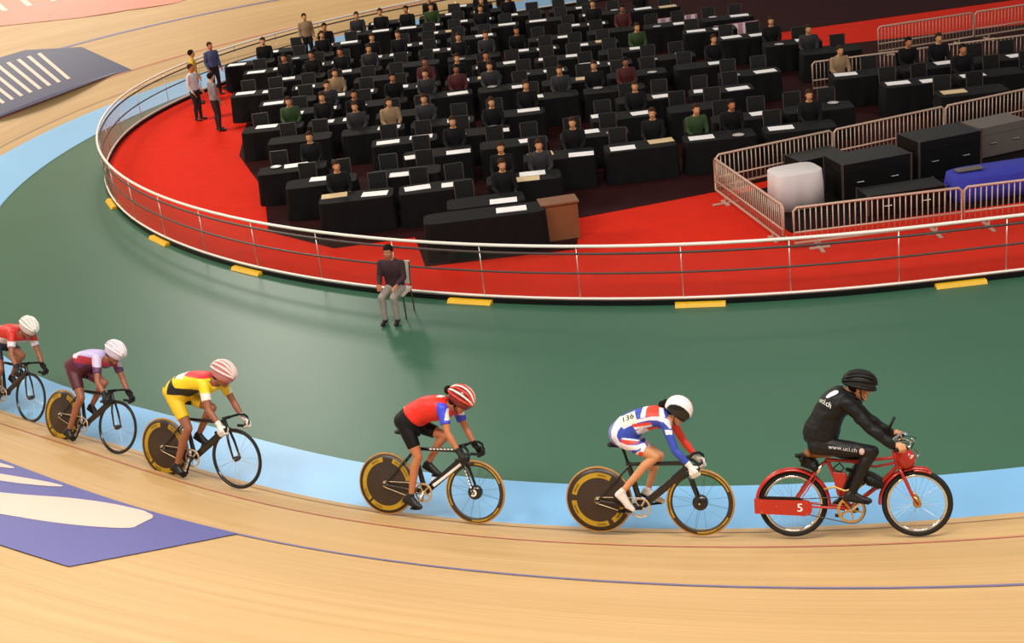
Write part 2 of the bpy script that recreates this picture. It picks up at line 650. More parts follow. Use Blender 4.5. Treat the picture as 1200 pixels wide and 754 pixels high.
tag(plogo, 'pink painted patch high on the far banking')
for k in range(8):
    s = 45.0 + 0.75 * k
    bank_poly('white_logo_shape', [(s, 4.4), (s + 0.18, 4.4), (s + 0.3, 5.6), (s + 0.12, 5.6)], M_logow, 0.014, plogo, n=2)

# blue band and flat safety zone
V, F = [], []
for q in PATH:
    ph = (q[4] - (XE - CX)) / R0
    e = min(max((ph - 0.75) / 0.7, 0), 1)
    wb_ = 0.9 + 0.75 * e * e * (3 - 2 * e)      # the band widens round the end of the bend
    V += [(q[0] - q[2][0] * wb_, q[1] - q[2][1] * wb_, 0.004), (q[0] + q[2][0] * 0.012, q[1] + q[2][1] * 0.012, 0.004)]
for i in range(len(PATH) - 1):
    F.append((2 * i, 2 * i + 2, 2 * i + 3, 2 * i + 1))
me = bpy.data.meshes.new('blue_band')
me.from_pydata(V, [], F)
tag(obj('blue_band', me, M_blue), 'light blue painted band along the inner edge of the timber', None, None, 'structure')
me = bpy.data.meshes.new('floor')
me.from_pydata([(-14, 10, -0.004), (XE, 10, -0.004), (XE, 50, -0.004), (-14, 50, -0.004)], [], [(0, 1, 2, 3)])
tag(obj('floor', me, M_green), 'glossy green safety zone floor', None, None, 'structure')
# low wall along the top of the banking
V, F = [], []
for s in np.linspace(0, SMAX, 120):
    a = on_bank(s, WT)
    i = min(int(np.searchsorted(PS, s)), len(PATH) - 1)
    o = PATH[i][2]
    for dx, z in ((0, -0.3), (0, 0.9), (0.08, 0.9), (0.08, -0.3)):
        V.append((a[0] + o[0] * dx, a[1] + o[1] * dx, a[2] + z))
for i in range(119):
    if i < 62:
        continue
    for j in range(4):
        k = (j + 1) % 4
        F.append((4 * i + j, 4 * i + k, 4 * i + 4 + k, 4 * i + 4 + j))
me = bpy.data.meshes.new('wall_outer')
me.from_pydata(V, [], F)
tag(obj('wall_outer', me, M_pink), None, None, None, 'structure')

# infield outline (fence line): straight on the right, round at the left, flatter behind
FX, FY, FR, FB = 5.93, 33.57, 14.58, 11.6
def fence_path():
    out = []
    x = XE - 0.4
    while x > FX:
        out.append((x, FY - FR)); x -= 0.25
    n = 170
    for i in range(n + 1):
        p = PI * i / n
        if p < PI / 2:
            out.append((FX - FR * math.sin(p), FY - FR * math.cos(p)))
        else:
            out.append((FX - FR * math.sin(p), FY - FB * math.cos(p)))
    x = FX + 0.25
    while x < XE - 0.4:
        out.append((x, FY + FB)); x += 0.25
    return out
FP = fence_path()
FS = [0.0]
for a, b in zip(FP, FP[1:]):
    FS.append(FS[-1] + math.hypot(b[0] - a[0], b[1] - a[1]))
def on_fence(s):
    i = min(max(int(np.searchsorted(FS, s)) - 1, 0), len(FP) - 2)
    t = (s - FS[i]) / (FS[i + 1] - FS[i])
    a, b = FP[i], FP[i + 1]
    return Vector((a[0] + (b[0] - a[0]) * t, a[1] + (b[1] - a[1]) * t, 0)), math.atan2(b[1] - a[1], b[0] - a[0])
# red carpet inside the fence
inner = [(x, y) for x, y in FP]
me = bpy.data.meshes.new('carpet')
bmv = [(x, y, 0.008) for x, y in inner]
me.from_pydata(bmv, [], [tuple(range(len(bmv)))[::-1]])
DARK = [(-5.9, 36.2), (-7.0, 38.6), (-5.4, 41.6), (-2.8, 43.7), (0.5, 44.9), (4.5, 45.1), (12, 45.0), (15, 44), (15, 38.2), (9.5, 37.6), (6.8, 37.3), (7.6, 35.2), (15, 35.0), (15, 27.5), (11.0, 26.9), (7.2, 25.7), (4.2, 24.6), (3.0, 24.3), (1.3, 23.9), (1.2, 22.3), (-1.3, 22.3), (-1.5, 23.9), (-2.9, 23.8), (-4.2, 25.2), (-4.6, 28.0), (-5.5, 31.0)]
dm = bpy.data.meshes.new('infield_darkener')  # added sheet: the gloom among the tables is put into its dark colour
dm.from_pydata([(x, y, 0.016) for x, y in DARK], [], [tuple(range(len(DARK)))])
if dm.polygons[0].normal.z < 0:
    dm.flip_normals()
tag(obj('infield_darkener', dm, mat('maroon_darkener', (44, 16, 17), 0.9, var=0.3, scale=2, spec=0.1)), 'dark maroon sheet added under the rows of black tables to darken the carpet', 'mat')
d2 = bpy.data.meshes.new('enclosure_darkener')  # added as well, its black colour darkens the floor inside the barriers
d2.from_pydata([(4.6, 21.9, 0.016), (12.6, 22.3, 0.016), (12.6, 26.9, 0.016), (10.5, 26.4, 0.016), (4.1, 24.2, 0.016)], [], [(0, 1, 2, 3, 4)])
tag(obj('enclosure_darkener', d2, mat('black_darkener', (24, 17, 19), 0.9, var=0.3, scale=2, spec=0.1)), 'black sheet added under the equipment cases to darken the enclosure floor', 'mat')
tag(obj('carpet', me, M_carpet), 'bright red carpet covering the infield inside the fence', 'carpet', None, None)

# infield fence: clear panels, rails, yellow feet
fence = empty('infield_fence', loc=(FX, FY - FR, 0))
tag(fence, 'low curved fence of clear panels with white handrail round the red infield', 'fence')
fo = Vector((FX, FY - FR, 0))
HF = 0.917
def rail(name, z, r, material):
    pts = [Vector((x, y, z)) - fo for x, y in FP[::2]]
    return obj(name, MB().tube(pts, r, n=8, ref=(0, 0, 1)), material, fence, smooth=True)
rail('handrail', HF, 0.026, M_rail)
rail('lower_handrail', HF - 0.115, 0.02, M_dkrail)
rail('middle_rail', 0.50, 0.017, M_dkrail)
rail('bottom_rail', 0.105, 0.02, M_rail)
def strip(name, z0, z1, th, material):
    R = []
    for i in range(0, len(FP), 2):
        p, a = on_fence(FS[i])
        nrm = Vector((-math.sin(a), math.cos(a), 0)) * th / 2
        p = p - fo
        R.append([p - nrm + Vector((0, 0, z0)), p + nrm + Vector((0, 0, z0)), p + nrm + Vector((0, 0, z1)), p - nrm + Vector((0, 0, z1))])
    return obj(name, MB().rings(R), material, fence)
strip('kick_strip', 0.008, 0.075, 0.04, M_black)
NPAN = 40
PL = FS[-1] / NPAN
post_me = MB().tube([(0, 0, 0), (0, 0, HF - 0.02)], 0.009, n=8).mesh('post', True)
post_me.materials.append(M_steel)
for i in range(NPAN + 1):
    p, a = on_fence(min(i * PL, FS[-1] - 0.01))
    o = obj('post', post_me, None, fence)
    o.location = p - fo
    o.rotation_euler = (0, 0, a)
for i in range(NPAN):
    R = []
    for k in range(7):
        p, a = on_fence(i * PL + 0.02 + (PL - 0.04) * k / 6)
        nrm = Vector((-math.sin(a), math.cos(a), 0)) * 0.003
        p = p - fo
        R.append([p - nrm + Vector((0, 0, 0.11)), p + nrm + Vector((0, 0, 0.11)), p + nrm + Vector((0, 0, HF - 0.12)), p - nrm + Vector((0, 0, HF - 0.12))])
    obj('clear_panel', MB().rings(R), M_glass, fence)
foot_mb = MB()
foot_mb.rings([[(x, y, z) for y, z in ((-0.13, 0), (0.05, 0), (0.05, 0.05), (-0.09, 0.05))] for x in (-0.36, -0.32, 0.32, 0.36)])
foot_me = foot_mb.mesh('yellow_foot')
foot_me.materials.append(M_yellow)
fd = [(6.43, 19.0), (2.59, 19.33), (-0.61, 20.5), (-4.17, 23.1), (-6.2, 25.4), (-7.6, 28.4), (10.2, 19.0)]
for x, y in fd:
    i = int(np.argmin([(q[0] - x) ** 2 + (q[1] - y) ** 2 for q in FP[:200]]))
    p, a = on_fence(FS[i])
    o = obj('yellow_foot', foot_me, None, fence)
    o.location = p - fo + Vector((0, 0, -0.002))
    o.rotation_euler = (0, 0, a + PI)

# ------------------------------------------------------------------ bodies
def torso_loft(mb, st, d=0.0, n=20, sub=3):
    """st: list of (top(x,z), bottom(x,z), half width) in the side plane, lofted to one closed skin"""
    T = np.array([s[0] for s in st], float)
    B = np.array([s[1] for s in st], float)
    Wd = np.array([s[2] for s in st], float)
    def cr(A):
        out = []
        m = len(A)
        for i in range(m - 1):
            p0, p1, p2, p3 = A[max(i - 1, 0)], A[i], A[i + 1], A[min(i + 2, m - 1)]
            for k in range(sub):
                t = k / sub
                out.append(0.5 * ((2 * p1) + (-p0 + p2) * t + (2 * p0 - 5 * p1 + 4 * p2 - p3) * t * t + (-p0 + 3 * p1 - 3 * p2 + p3) * t ** 3))
        out.append(A[-1])
        return np.array(out)
    T, B, Wd = cr(T), cr(B), cr(Wd)
    R = []
    for t, b, w in zip(T, B, Wd):
        c = (t + b) / 2
        h = (t - b) / 2
        l = np.hypot(*h)
        h = h * (1 + d / max(l, 1e-3))
        ww = w + d
        ring = []
        for j in range(n):
            a = 2 * PI * j / n
            cs, sn = math.cos(a), math.sin(a)
            e = 0.88
            cs = abs(cs) ** e * (1 if cs > 0 else -1)
            sn = abs(sn) ** e * (1 if sn > 0 else -1)
            ring.append((c[0] + h[0] * sn, ww * cs, c[1] + h[1] * sn))
        R.append(ring)
    mb.rings(R)

def lerp(a, b, t):
    return tuple(Vector(a).lerp(Vector(b), t))

def arm(mb, sh, el, wr, k=1.0, d=0.0, upto=None):
    m1 = lerp(sh, el, 0.45)
    f1 = lerp(el, wr, 0.28)
    pts = [sh, m1, el, f1, wr]
    rad = [0.054 * k + d, 0.047 * k + d, 0.038 * k + d, 0.041 * k + d, 0.027 * k + d]
    if upto is not None:
        q = [pts[0], lerp(sh, el, upto * 0.5), lerp(sh, el, upto)]
        mb.caps(lerp(sh, el, -0.05), q[0], rad[0], rad[0])
        mb.tube(q, [rad[0], rad[1] + 0.003, rad[1] + 0.001], n=14)
        return
    mb.chain(pts, rad)

def leg(mb, hp, kn, an, k=1.0, d=0.0, upto=None, toend=False):
    y = hp[1]
    if upto is not None:
        a, b = lerp(hp, kn, upto * 0.55), lerp(hp, kn, upto)
        mb.caps(hp, hp, 0.088 * k + d, 0.088 * k + d)
        mb.tube([hp, a, b], [0.088 * k + d, 0.081 * k + d, 0.07 * k + d], n=16)
        return
    m1 = lerp(hp, kn, 0.5)
    # knee cap slightly proud, calf bulging to the rear
    sh = Vector(an) - Vector(kn)
    back = Vector((sh.z, 0, -sh.x)).normalized()
    if back.x > 0:
        back = -back
    c1 = Vector(kn) + sh * 0.3 + back * 0.018
    c2 = Vector(kn) + sh * 0.62 + back * 0.008
    pts = [hp, m1, lerp(hp, kn, 0.9), kn, tuple(c1), tuple(c2), an]
    rad = [0.088 * k + d, 0.076 * k + d, 0.057 * k + d, 0.053 * k + d, 0.054 * k + d, 0.045 * k + d, 0.034 * k + d]
    mb.chain(pts, rad)

def foot(mb, an, heel, toe, d=0.0):
    an, heel, toe = Vector(an), Vector(heel), Vector(toe)
    ball = heel.lerp(toe, 0.68)
    upv = (an - heel).normalized()
    arch = heel.lerp(toe, 0.35) + upv * 0.03
    mb.caps(an, heel + upv * 0.035, 0.034 + d, 0.034 + d)
    mb.caps(heel + upv * 0.03, arch, 0.034 + d, 0.036 + d)
    mb.caps(an.lerp(heel, 0.25), ball + upv * 0.015, 0.033 + d, 0.034 + d)
    mb.caps(arch, ball + upv * 0.012, 0.035 + d, 0.036 + d)
    mb.caps(ball + upv * 0.012, toe + upv * 0.012, 0.037 + d, 0.026 + d)

def hand(mb, wr, grip, axis, side, d=0.0, bar=0.016, flip=1.0):
    """fist round a bar: palm and five separate bent fingers. axis points to the index-finger side"""
    W, G, A = Vector(wr), Vector(grip), Vector(axis).normalized()
    n = G - W
    n = (n - A * n.dot(A)).normalized()
    u = A.cross(n) * flip
    r0 = bar + 0.011
    def at(ang, r, off):
        return G + A * off + (n * math.cos(ang) + u * math.sin(ang)) * r
    offs = [0.033, 0.011, -0.011, -0.032]
    rr = [0.0088, 0.0092, 0.0088, 0.0076]
    reach = [-0.9, -1.15, -1.0, -0.6]
    for o, r, e in zip(offs, rr, reach):
        kn = at(1.95, r0 + 0.016, o)
        base = W.lerp(kn, 0.25)
        mb.caps(base, kn, 0.017 + d, r + 0.004 + d, n=10)
        pts = [kn, at(1.0, r0 + 0.008, o), at(0.05, r0 + 0.002, o), at(e, r0, o)]
        mb.chain(pts, [r + 0.002 + d, r + 0.001 + d, r + d, r * 0.85 + d], n=10)
    # thumb leaves the index side of the palm and closes the other way
    tb = W.lerp(at(2.6, r0 + 0.012, 0.03), 0.45)
    pts = [tb, at(3.2, r0 + 0.014, 0.052), at(-2.2, r0 + 0.006, 0.05), at(-1.55, r0 + 0.002, 0.04)]
    mb.chain(pts, [0.016 + d, 0.012 + d, 0.0105 + d, 0.0085 + d], n=10)
    mb.caps(W, at(2.5, r0 + 0.02, 0.0), 0.027 + d, 0.024 + d)

def relaxed_hand(mb, wr, tip_dir, palm_n, side):
    W, D, Nn = Vector(wr), Vector(tip_dir).normalized(), Vector(palm_n).normalized()
    S = D.cross(Nn)
    for i, (o, L) in enumerate(zip((0.03, 0.01, -0.01, -0.028), (0.07, 0.078, 0.072, 0.056))):
        k = W + D * 0.085 + S * o * side
        mb.caps(W + S * o * 0.5 * side, k, 0.018, 0.0125, n=8)
        m = k + D * L * 0.5 - Nn * 0.004
        mb.chain([k, m, m + (D * 0.8 - Nn * 0.6).normalized() * L * 0.5], [0.0105, 0.0095, 0.0075], n=8)
    t = W + D * 0.03 + S * 0.03 * side
    mb.chain([W + D * 0.01, t, t + (D + S * 0.8 * side).normalized() * 0.045, t + (D + S * 0.35 * side).normalized() * 0.07], [0.018, 0.013, 0.011, 0.009], n=8)

def head_frame(c, p):
    """rotation of head space (x face, z crown) pitched down by p, as a 4x4 at c"""
    return Matrix.Translation(Vector(c)) @ Matrix.Rotation(p, 4, 'Y')

def head(mb, H, k=1.0):
    R = H.to_3x3()
    q = lambda x, y, z: H @ Vector((x * k, y * k, z * k))
    mb.ell(q(-0.012, 0, 0.028), (0.098 * k, 0.077 * k, 0.088 * k), R)
    mb.ell(q(0.028, 0, -0.045), (0.062 * k, 0.058 * k, 0.072 * k), R)
    mb.caps(q(0.06, -0.018, -0.098), q(0.06, 0.018, -0.098), 0.022 * k, 0.022 * k)      # chin
    mb.caps(q(0.078, -0.034, 0.022), q(0.078, 0.034, 0.022), 0.014 * k, 0.014 * k)      # brow
    mb.caps(q(0.086, 0, 0.008), q(0.107, 0, -0.032), 0.009 * k, 0.014 * k, ref=(0, 1, 0))  # nose
    for s in (-1, 1):
        mb.caps(q(0.066, 0.04 * s, -0.028), q(0.05, 0.046 * s, -0.06), 0.02 * k, 0.02 * k)   # cheek
        mb.ell(q(-0.008, 0.077 * s, -0.012), (0.02 * k, 0.012 * k, 0.033 * k), R)         # ear

def face_bits(H, root, k=1.0, glasses=False):
    R = H.to_3x3()
    q = lambda x, y, z: H @ Vector((x * k, y * k, z * k))
    for s in (-1, 1):
        eo = obj('eye', MB().ell(q(0.078, 0.031 * s, 0.0), (0.012 * k,) * 3, R, n=10, m=6), M_eye, root, True)
        obj('iris', MB().ell(q(0.0865, 0.032 * s, -0.001), (0.005 * k, 0.006 * k, 0.006 * k), R, n=8, m=4), M_iris, eo, True)
        obj('eyebrow', MB().caps(q(0.092, 0.016 * s, 0.026), q(0.08, 0.048 * s, 0.028), 0.004 * k, 0.003 * k, n=6), M_hair, root, True)
    obj('lips', MB().caps(q(0.085, -0.02, -0.066), q(0.085, 0.02, -0.066), 0.006 * k, 0.006 * k, n=8), M_lip, root, True)

def rider_matrix(O, yaw, lean, s):
    return Matrix.Translation(Vector(O)) @ Matrix.Rotation(yaw, 4, 'Z') @ Matrix.Rotation(-lean, 4, 'X') @ Matrix.Scale(s, 4)

def person_body(root, P, skin, k=1.0, voxel=0.0085, hands=True):
    mb = MB()
    torso_loft(mb, P['torso'], -0.004)
    for sd in ('near', 'far'):
        a = P['arm_' + sd]
        arm(mb, a[0], a[1], a[2], P.get('armk', k))
        mb.caps(a[0], (P['neck'][0][0], 0, P['neck'][0][1] - 0.03), 0.055 * k, 0.07 * k)
        l = P['leg_' + sd]
        leg(mb, l[0], l[1], l[2], P.get('legk', k))
        foot(mb, l[2], l[3], l[4], -0.006)
        if hands and 'grip_' + sd in P:
            g = P['grip_' + sd]
            hand(mb, a[2], g[0], g[1], 1, flip=g[2] if len(g) > 2 else 1.0)
    n0, n1 = P['neck']
    mb.caps((n0[0], 0, n0[1]), (n1[0], 0, n1[1]), 0.06 * k, 0.052 * k)
    H = head_frame((P['head'][0], 0, P['head'][1]), P['head'][2])
    head(mb, H, P.get('headk', 1.0))
    me = remesh(mb, voxel, 3)
    obj('body', me, skin, root)
    face_bits(H, root, P.get('headk', 1.0))
    return H

def garment(name, root, P, stations=None, sleeves=None, legs=None, d=0.008, material=None, color=None, voxel=0.009, wr=0.0, k=1.0, fullleg=False, sm=3, label=None, wscale=14):
    mb = MB()
    if stations:
        torso_loft(mb, stations, d)
    if sleeves:
        for sd in ('near', 'far'):
            a = P['arm_' + sd]
            if sleeves >= 1.5:     # long sleeve to the wrist
                arm(mb, a[0], a[1], lerp(a[1], a[2], 0.96), P.get('armk', k), d)
            else:
                arm(mb, a[0], a[1], a[2], P.get('armk', k), d, upto=sleeves)
            mb.caps(a[0], (P['neck'][0][0] - 0.02, 0, P['neck'][0][1] - 0.05), 0.056 * k + d * 0.7, 0.07 * k + d * 0.7)
    if legs:
        for sd in ('near', 'far'):
            l = P['leg_' + sd]
            if fullleg:
                leg(mb, l[0], l[1], lerp(l[1], l[2], 1.0), P.get('legk', k), d)
            else:
                leg(mb, l[0], l[1], l[2], P.get('legk', k), d, upto=legs)
    me = remesh(mb, voxel, sm)
    if wr:
        wrinkle(me, wr, wscale, (1, 0.6, 1.4))
    if color:
        paint(me, color)
        material = material or M_col
    o = obj(name, me, material, root)
    if label:
        o['label'] = label
    return me

def shoes(root, P, material, label=None):
    for sd in ('near', 'far'):
        l = P['leg_' + sd]
        mb = MB()
        foot(mb, l[2], l[3], l[4], 0.003)
        o = obj('shoe', remesh(mb, 0.008, 2), material, root)
        so = MB()
        hl, to = Vector(l[3]), Vector(l[4])
        dn = (hl - Vector(l[2])).normalized() * 0.012
        so.caps(hl + dn * 0.4, to + dn * 0.6, 0.024, 0.022, sy=1.3)
        obj('sole', so, M_black, o, True)

def gloves(root, P, material, fingerless=False):
    for sd in ('near', 'far'):
        a, g = P['arm_' + sd], P['grip_' + sd]
        mb = MB()
        hand(mb, a[2], g[0], g[1], 1, d=0.003, flip=g[2] if len(g) > 2 else 1.0)
        mb.caps(lerp(a[1], a[2], 0.86), a[2], 0.034, 0.032)
        obj('glove', remesh(mb, 0.0055, 2), material, root)

def shell(c_local, r, H, zc, n=40, m=22, thick=None):
    """helmet shell in head space: ellipsoid trimmed below a plane"""
    V, F = [], []
    for i in range(m + 1):
        th = PI * (0.008 + 0.985 * i / m)
        for j in range(n):
            ph = 2 * PI * j / n
            p = Vector((c_local[0] + r[0] * math.sin(th) * math.cos(ph), c_local[1] + r[1] * math.sin(th) * math.sin(ph), c_local[2] + r[2] * math.cos(th)))
            lim = zc(p.x)
            if p.z < lim:
                p.z = lim
                f = 0.97
                p.x = c_local[0] + (p.x - c_local[0]) * f
                p.y *= f
            V.append(p)
    for i in range(m):
        for j in range(n):
            k = (j + 1) % n
            F.append((i * n + j, (i + 1) * n + j, (i + 1) * n + k, i * n + k))
    F.append(tuple(range(n)))
    F.append(tuple(m * n + j for j in range(n - 1, -1, -1)))
    return V, F

def helmet(root, H, c, r, zc, material, paintfn=None, label=None):
    V, F = shell(c, r, H, zc, n=96, m=60) if paintfn else shell(c, r, H, zc)
    mb = MB()
    mb.add([H @ v for v in V], F)
    me = mb.mesh('helmet', True)
    if paintfn:
        Pl = np.array([tuple(v) for v in V])
        paint(me, lambda P, N: paintfn(Pl))
    o = obj('helmet', me, material, root)
    if label:
        o['label'] = label
    return o

def meridians(H, c, r, tilt, zmin, rad, n=9, grow=1.01):
    """bent ribs running front to back over a shell"""
    pts = []
    for i in range(n + 1):
        a = 0.1 + (PI - 0.2) * i / n
        x = math.cos(a) * r[0] * grow
        h = math.sin(a)
        y = h * math.sin(tilt) * r[1] * grow
        z = h * math.cos(tilt) * r[2] * grow
        p = Vector((c[0] + x, c[1] + y, c[2] + z))
        if p.z >= zmin:
            pts.append(H @ p)
    return MB().tube(pts, rad, n=7, sy=1.5) if len(pts) > 2 else None

# ------------------------------------------------------------------ bicycles
RW = 0.334
def ring_text(txt, r, a0, size, y, material, parent, c, flip=1):
    me = text_mesh(txt, size)
    C0 = Vector(c)
    for v in me.vertices:
        a = a0 - v.co.x / r
        rr = r + v.co.y
        v.co = C0 + Vector((rr * math.cos(a), y, rr * math.sin(a)))
    return obj('lettering', me, material, parent)

def tyre(mb, c, R=RW, r=0.0115, n=56):
    prof = [(R - r + r * math.cos(a), r * 1.0 * math.sin(a)) for a in [2 * PI * i / 10 for i in range(10)]]
    mb.lathe_y(c, prof, n)

def spokes(c, r0, r1, count, y0, y1, rad, parent, material, cross=0.18, single=True):
    for i in range(count):
        a = 2 * PI * i / count
        s = 1 if i % 2 else -1
        b = a + cross * (1 if (i // 2) % 2 else -1)
        p = Vector(c) + Vector((r0 * math.cos(a), y0 * s, r0 * math.sin(a)))
        q = Vector(c) + Vector((r1 * math.cos(b), y1 * s, r1 * math.sin(b)))
        obj('spoke', MB().tube([p, q], rad, n=4), material, parent)

def open_wheel(root, c, rim_in=0.268, rimmat=None, tyremat=None, hub_r=0.075, nsp=16, decal=None, swirl=False, label=None, spmat=None, tyre_r=0.0115, logo=True):
    w = obj('wheel', MB().lathe_y(c, [(RW - 0.012, 0.010), (RW - 0.03, 0.0125), (rim_in + 0.012, 0.008), (rim_in, 0.003), (rim_in, -0.003), (rim_in + 0.012, -0.008), (RW - 0.03, -0.0125), (RW - 0.012, -0.010)], 64), rimmat, root, True)
    if label:
        w['label'] = label
    t = MB(); tyre(t, c, r=tyre_r)
    obj('tyre', t, tyremat, w, True)
    h = MB()
    h.lathe_y(c, [(0.004, -0.052), (hub_r * 0.55, -0.045), (hub_r * 0.95, -0.028), (hub_r, -0.022), (hub_r, 0.022), (hub_r * 0.95, 0.028), (hub_r * 0.55, 0.045), (0.004, 0.052)], 32, loop=True)
    ho = obj('hub', h, M_carbon, w, True)
    if swirl:
        s = MB().arc_y(c, 0.020, 0.036, -2.4, 2.5, -0.058, -0.048, 24)
        s.arc_y(Vector(c) + Vector((-0.012, 0, 0.002)), 0.0, 0.014, -1.6, 1.6, -0.058, -0.05, 8)
        obj('hub_emblem', s, M_white, w)
    spokes(c, hub_r * 0.9, rim_in, nsp, 0.02, 0.002, 0.0012, w, spmat or M_carbon)
    if decal:
        for a0 in (0.4, 2.5, 4.6):
            dm = MB()
            for y in (-0.0135, 0.0125):
                dm.arc_y(c, rim_in + 0.018, RW - 0.028, a0, a0 + 1.2, y, y + 0.001, 20)
            dd = obj('rim_decal', dm, decal, w)
            if logo:
                ring_text('MAVIC', (rim_in + RW) / 2 - 0.007, a0 + 0.75, 0.03, -0.0142, M_ddecal, w, c)
    return w

def disc_wheel(root, c, ymat, style=0, label=None):
    w = obj('wheel', MB().lathe_y(c, [(RW - 0.012, 0.010), (0.26, 0.016), (0.05, 0.03), (0.004, 0.045), (0.004, -0.045), (0.05, -0.03), (0.26, -0.016), (RW - 0.012, -0.010)], 64), M_brown, root, True)
    if label:
        w['label'] = label
    t = MB(); tyre(t, c)
    obj('tyre', t, M_gold, w, True)
    def yat(r):
        return 0.010 + (RW - 0.012 - r) / (RW - 0.272) * 0.006 if r > 0.26 else 0.016 + (0.26 - r) / 0.21 * 0.014
    def band(a0, a1, r0, r1, seg=24):
        mb = MB()
        for sd in (-1, 1):
            R = []
            for i in range(seg + 1):
                a = a0 + (a1 - a0) * i / seg
                u = Vector((math.cos(a), 0, math.sin(a)))
                ring = []
                for r, e in ((r0, 0.0006), (r1, 0.0006), (r1, 0.0022), (r0, 0.0022)):
                    ring.append(Vector(c) + u * r + Vector((0, sd * (yat(r) + e), 0)))
                R.append(ring)
            mb.rings(R)
        return mb
    arcs = [(1.05, 2.95), (3.2, 5.1), (5.3, 6.0)] if style == 0 else [(1.75, 3.9), (4.0, 5.9), (0.2, 1.3)]
    ro, ri = (0.272, 0.222) if style == 0 else (0.285, 0.235)
    for a0, a1 in arcs:
        obj('disc_decal', band(a0, a1, ri, ro), ymat, w)
        for am in ((a0 + 0.35), (a1 - 0.3)):
            if a1 - a0 > 0.6:
                ring_text('MAVIC', (ri + ro) / 2, am, 0.032, -(yat(ri) + 0.0045), M_ddecal, w, c)
    obj('hub', MB().lathe_y(c, [(0.004, -0.062), (0.022, -0.058), (0.028, -0.03), (0.028, 0.03), (0.022, 0.058), (0.004, 0.062)], 20), M_alloy, w, True)
    return w

def crank_unit(root, bb, ang, ringmat, armat, L=0.168, teeth=48, rr=0.098, y=-0.045, pedals=True, ring_w=0.016):
    bb = Vector(bb)
    c = MB().lathe_y(bb + Vector((0, y, 0)), [(rr, -0.002), (rr, 0.002), (rr - ring_w, 0.002), (rr - ring_w, -0.002)], teeth)
    for i in range(5):
        a = ang + 2 * PI * i / 5 + 0.3
        c.tube([bb + Vector((0, y, 0)), bb + Vector((math.cos(a) * (rr - 0.008), y, math.sin(a) * (rr - 0.008)))], [0.012, 0.007], n=6, sy=0.5)
    cr = obj('chainring', c, ringmat, root)
    obj('bottom_bracket', MB().caps(bb + Vector((0, -0.05, 0)), bb + Vector((0, 0.05, 0)), 0.022, 0.022), armat, root, True)
    out = []
    for s, a in ((-1, ang), (1, ang + PI)):
        yy = (y - 0.02) if s < 0 else 0.065
        e = bb + Vector((math.cos(a) * L, yy + s * 0.012, math.sin(a) * L))
        ar = obj('crank_arm', MB().tube([bb + Vector((0, yy, 0)), e], [0.016, 0.011], n=8, sy=0.7), armat, root, True)
        pm = MB().box(e + Vector((0, s * 0.05, 0)), (0.075, 0.06, 0.018))
        pm.caps(e, e + Vector((0, s * 0.09, 0)), 0.007, 0.007, n=6)
        obj('pedal', pm, M_black, ar)
        out.append(e + Vector((0, s * 0.05, 0)))
    return out

def chain_loop(root, a, ra, b, rb, y, material):
    """chain from sprocket a to chainring b"""
    a, b = Vector(a), Vector(b)
    d = math.atan2(b.z - a.z, b.x - a.x)
    L = math.hypot(b.x - a.x, b.z - a.z)
    g = math.asin((rb - ra) / L)
    pts = []
    for i in range(9):
        t = d + PI / 2 + g + (PI - 2 * g) * i / 8
        pts.append(Vector((a.x + ra * math.cos(t), y, a.z + ra * math.sin(t))))
    for i in range(13):
        t = d - PI / 2 - g + (PI + 2 * g) * i / 12
        pts.append(Vector((b.x + rb * math.cos(t), y, b.z + rb * math.sin(t))))
    return obj('chain', MB().tube(pts, 0.0052, n=6, closed=True), material, root, True)

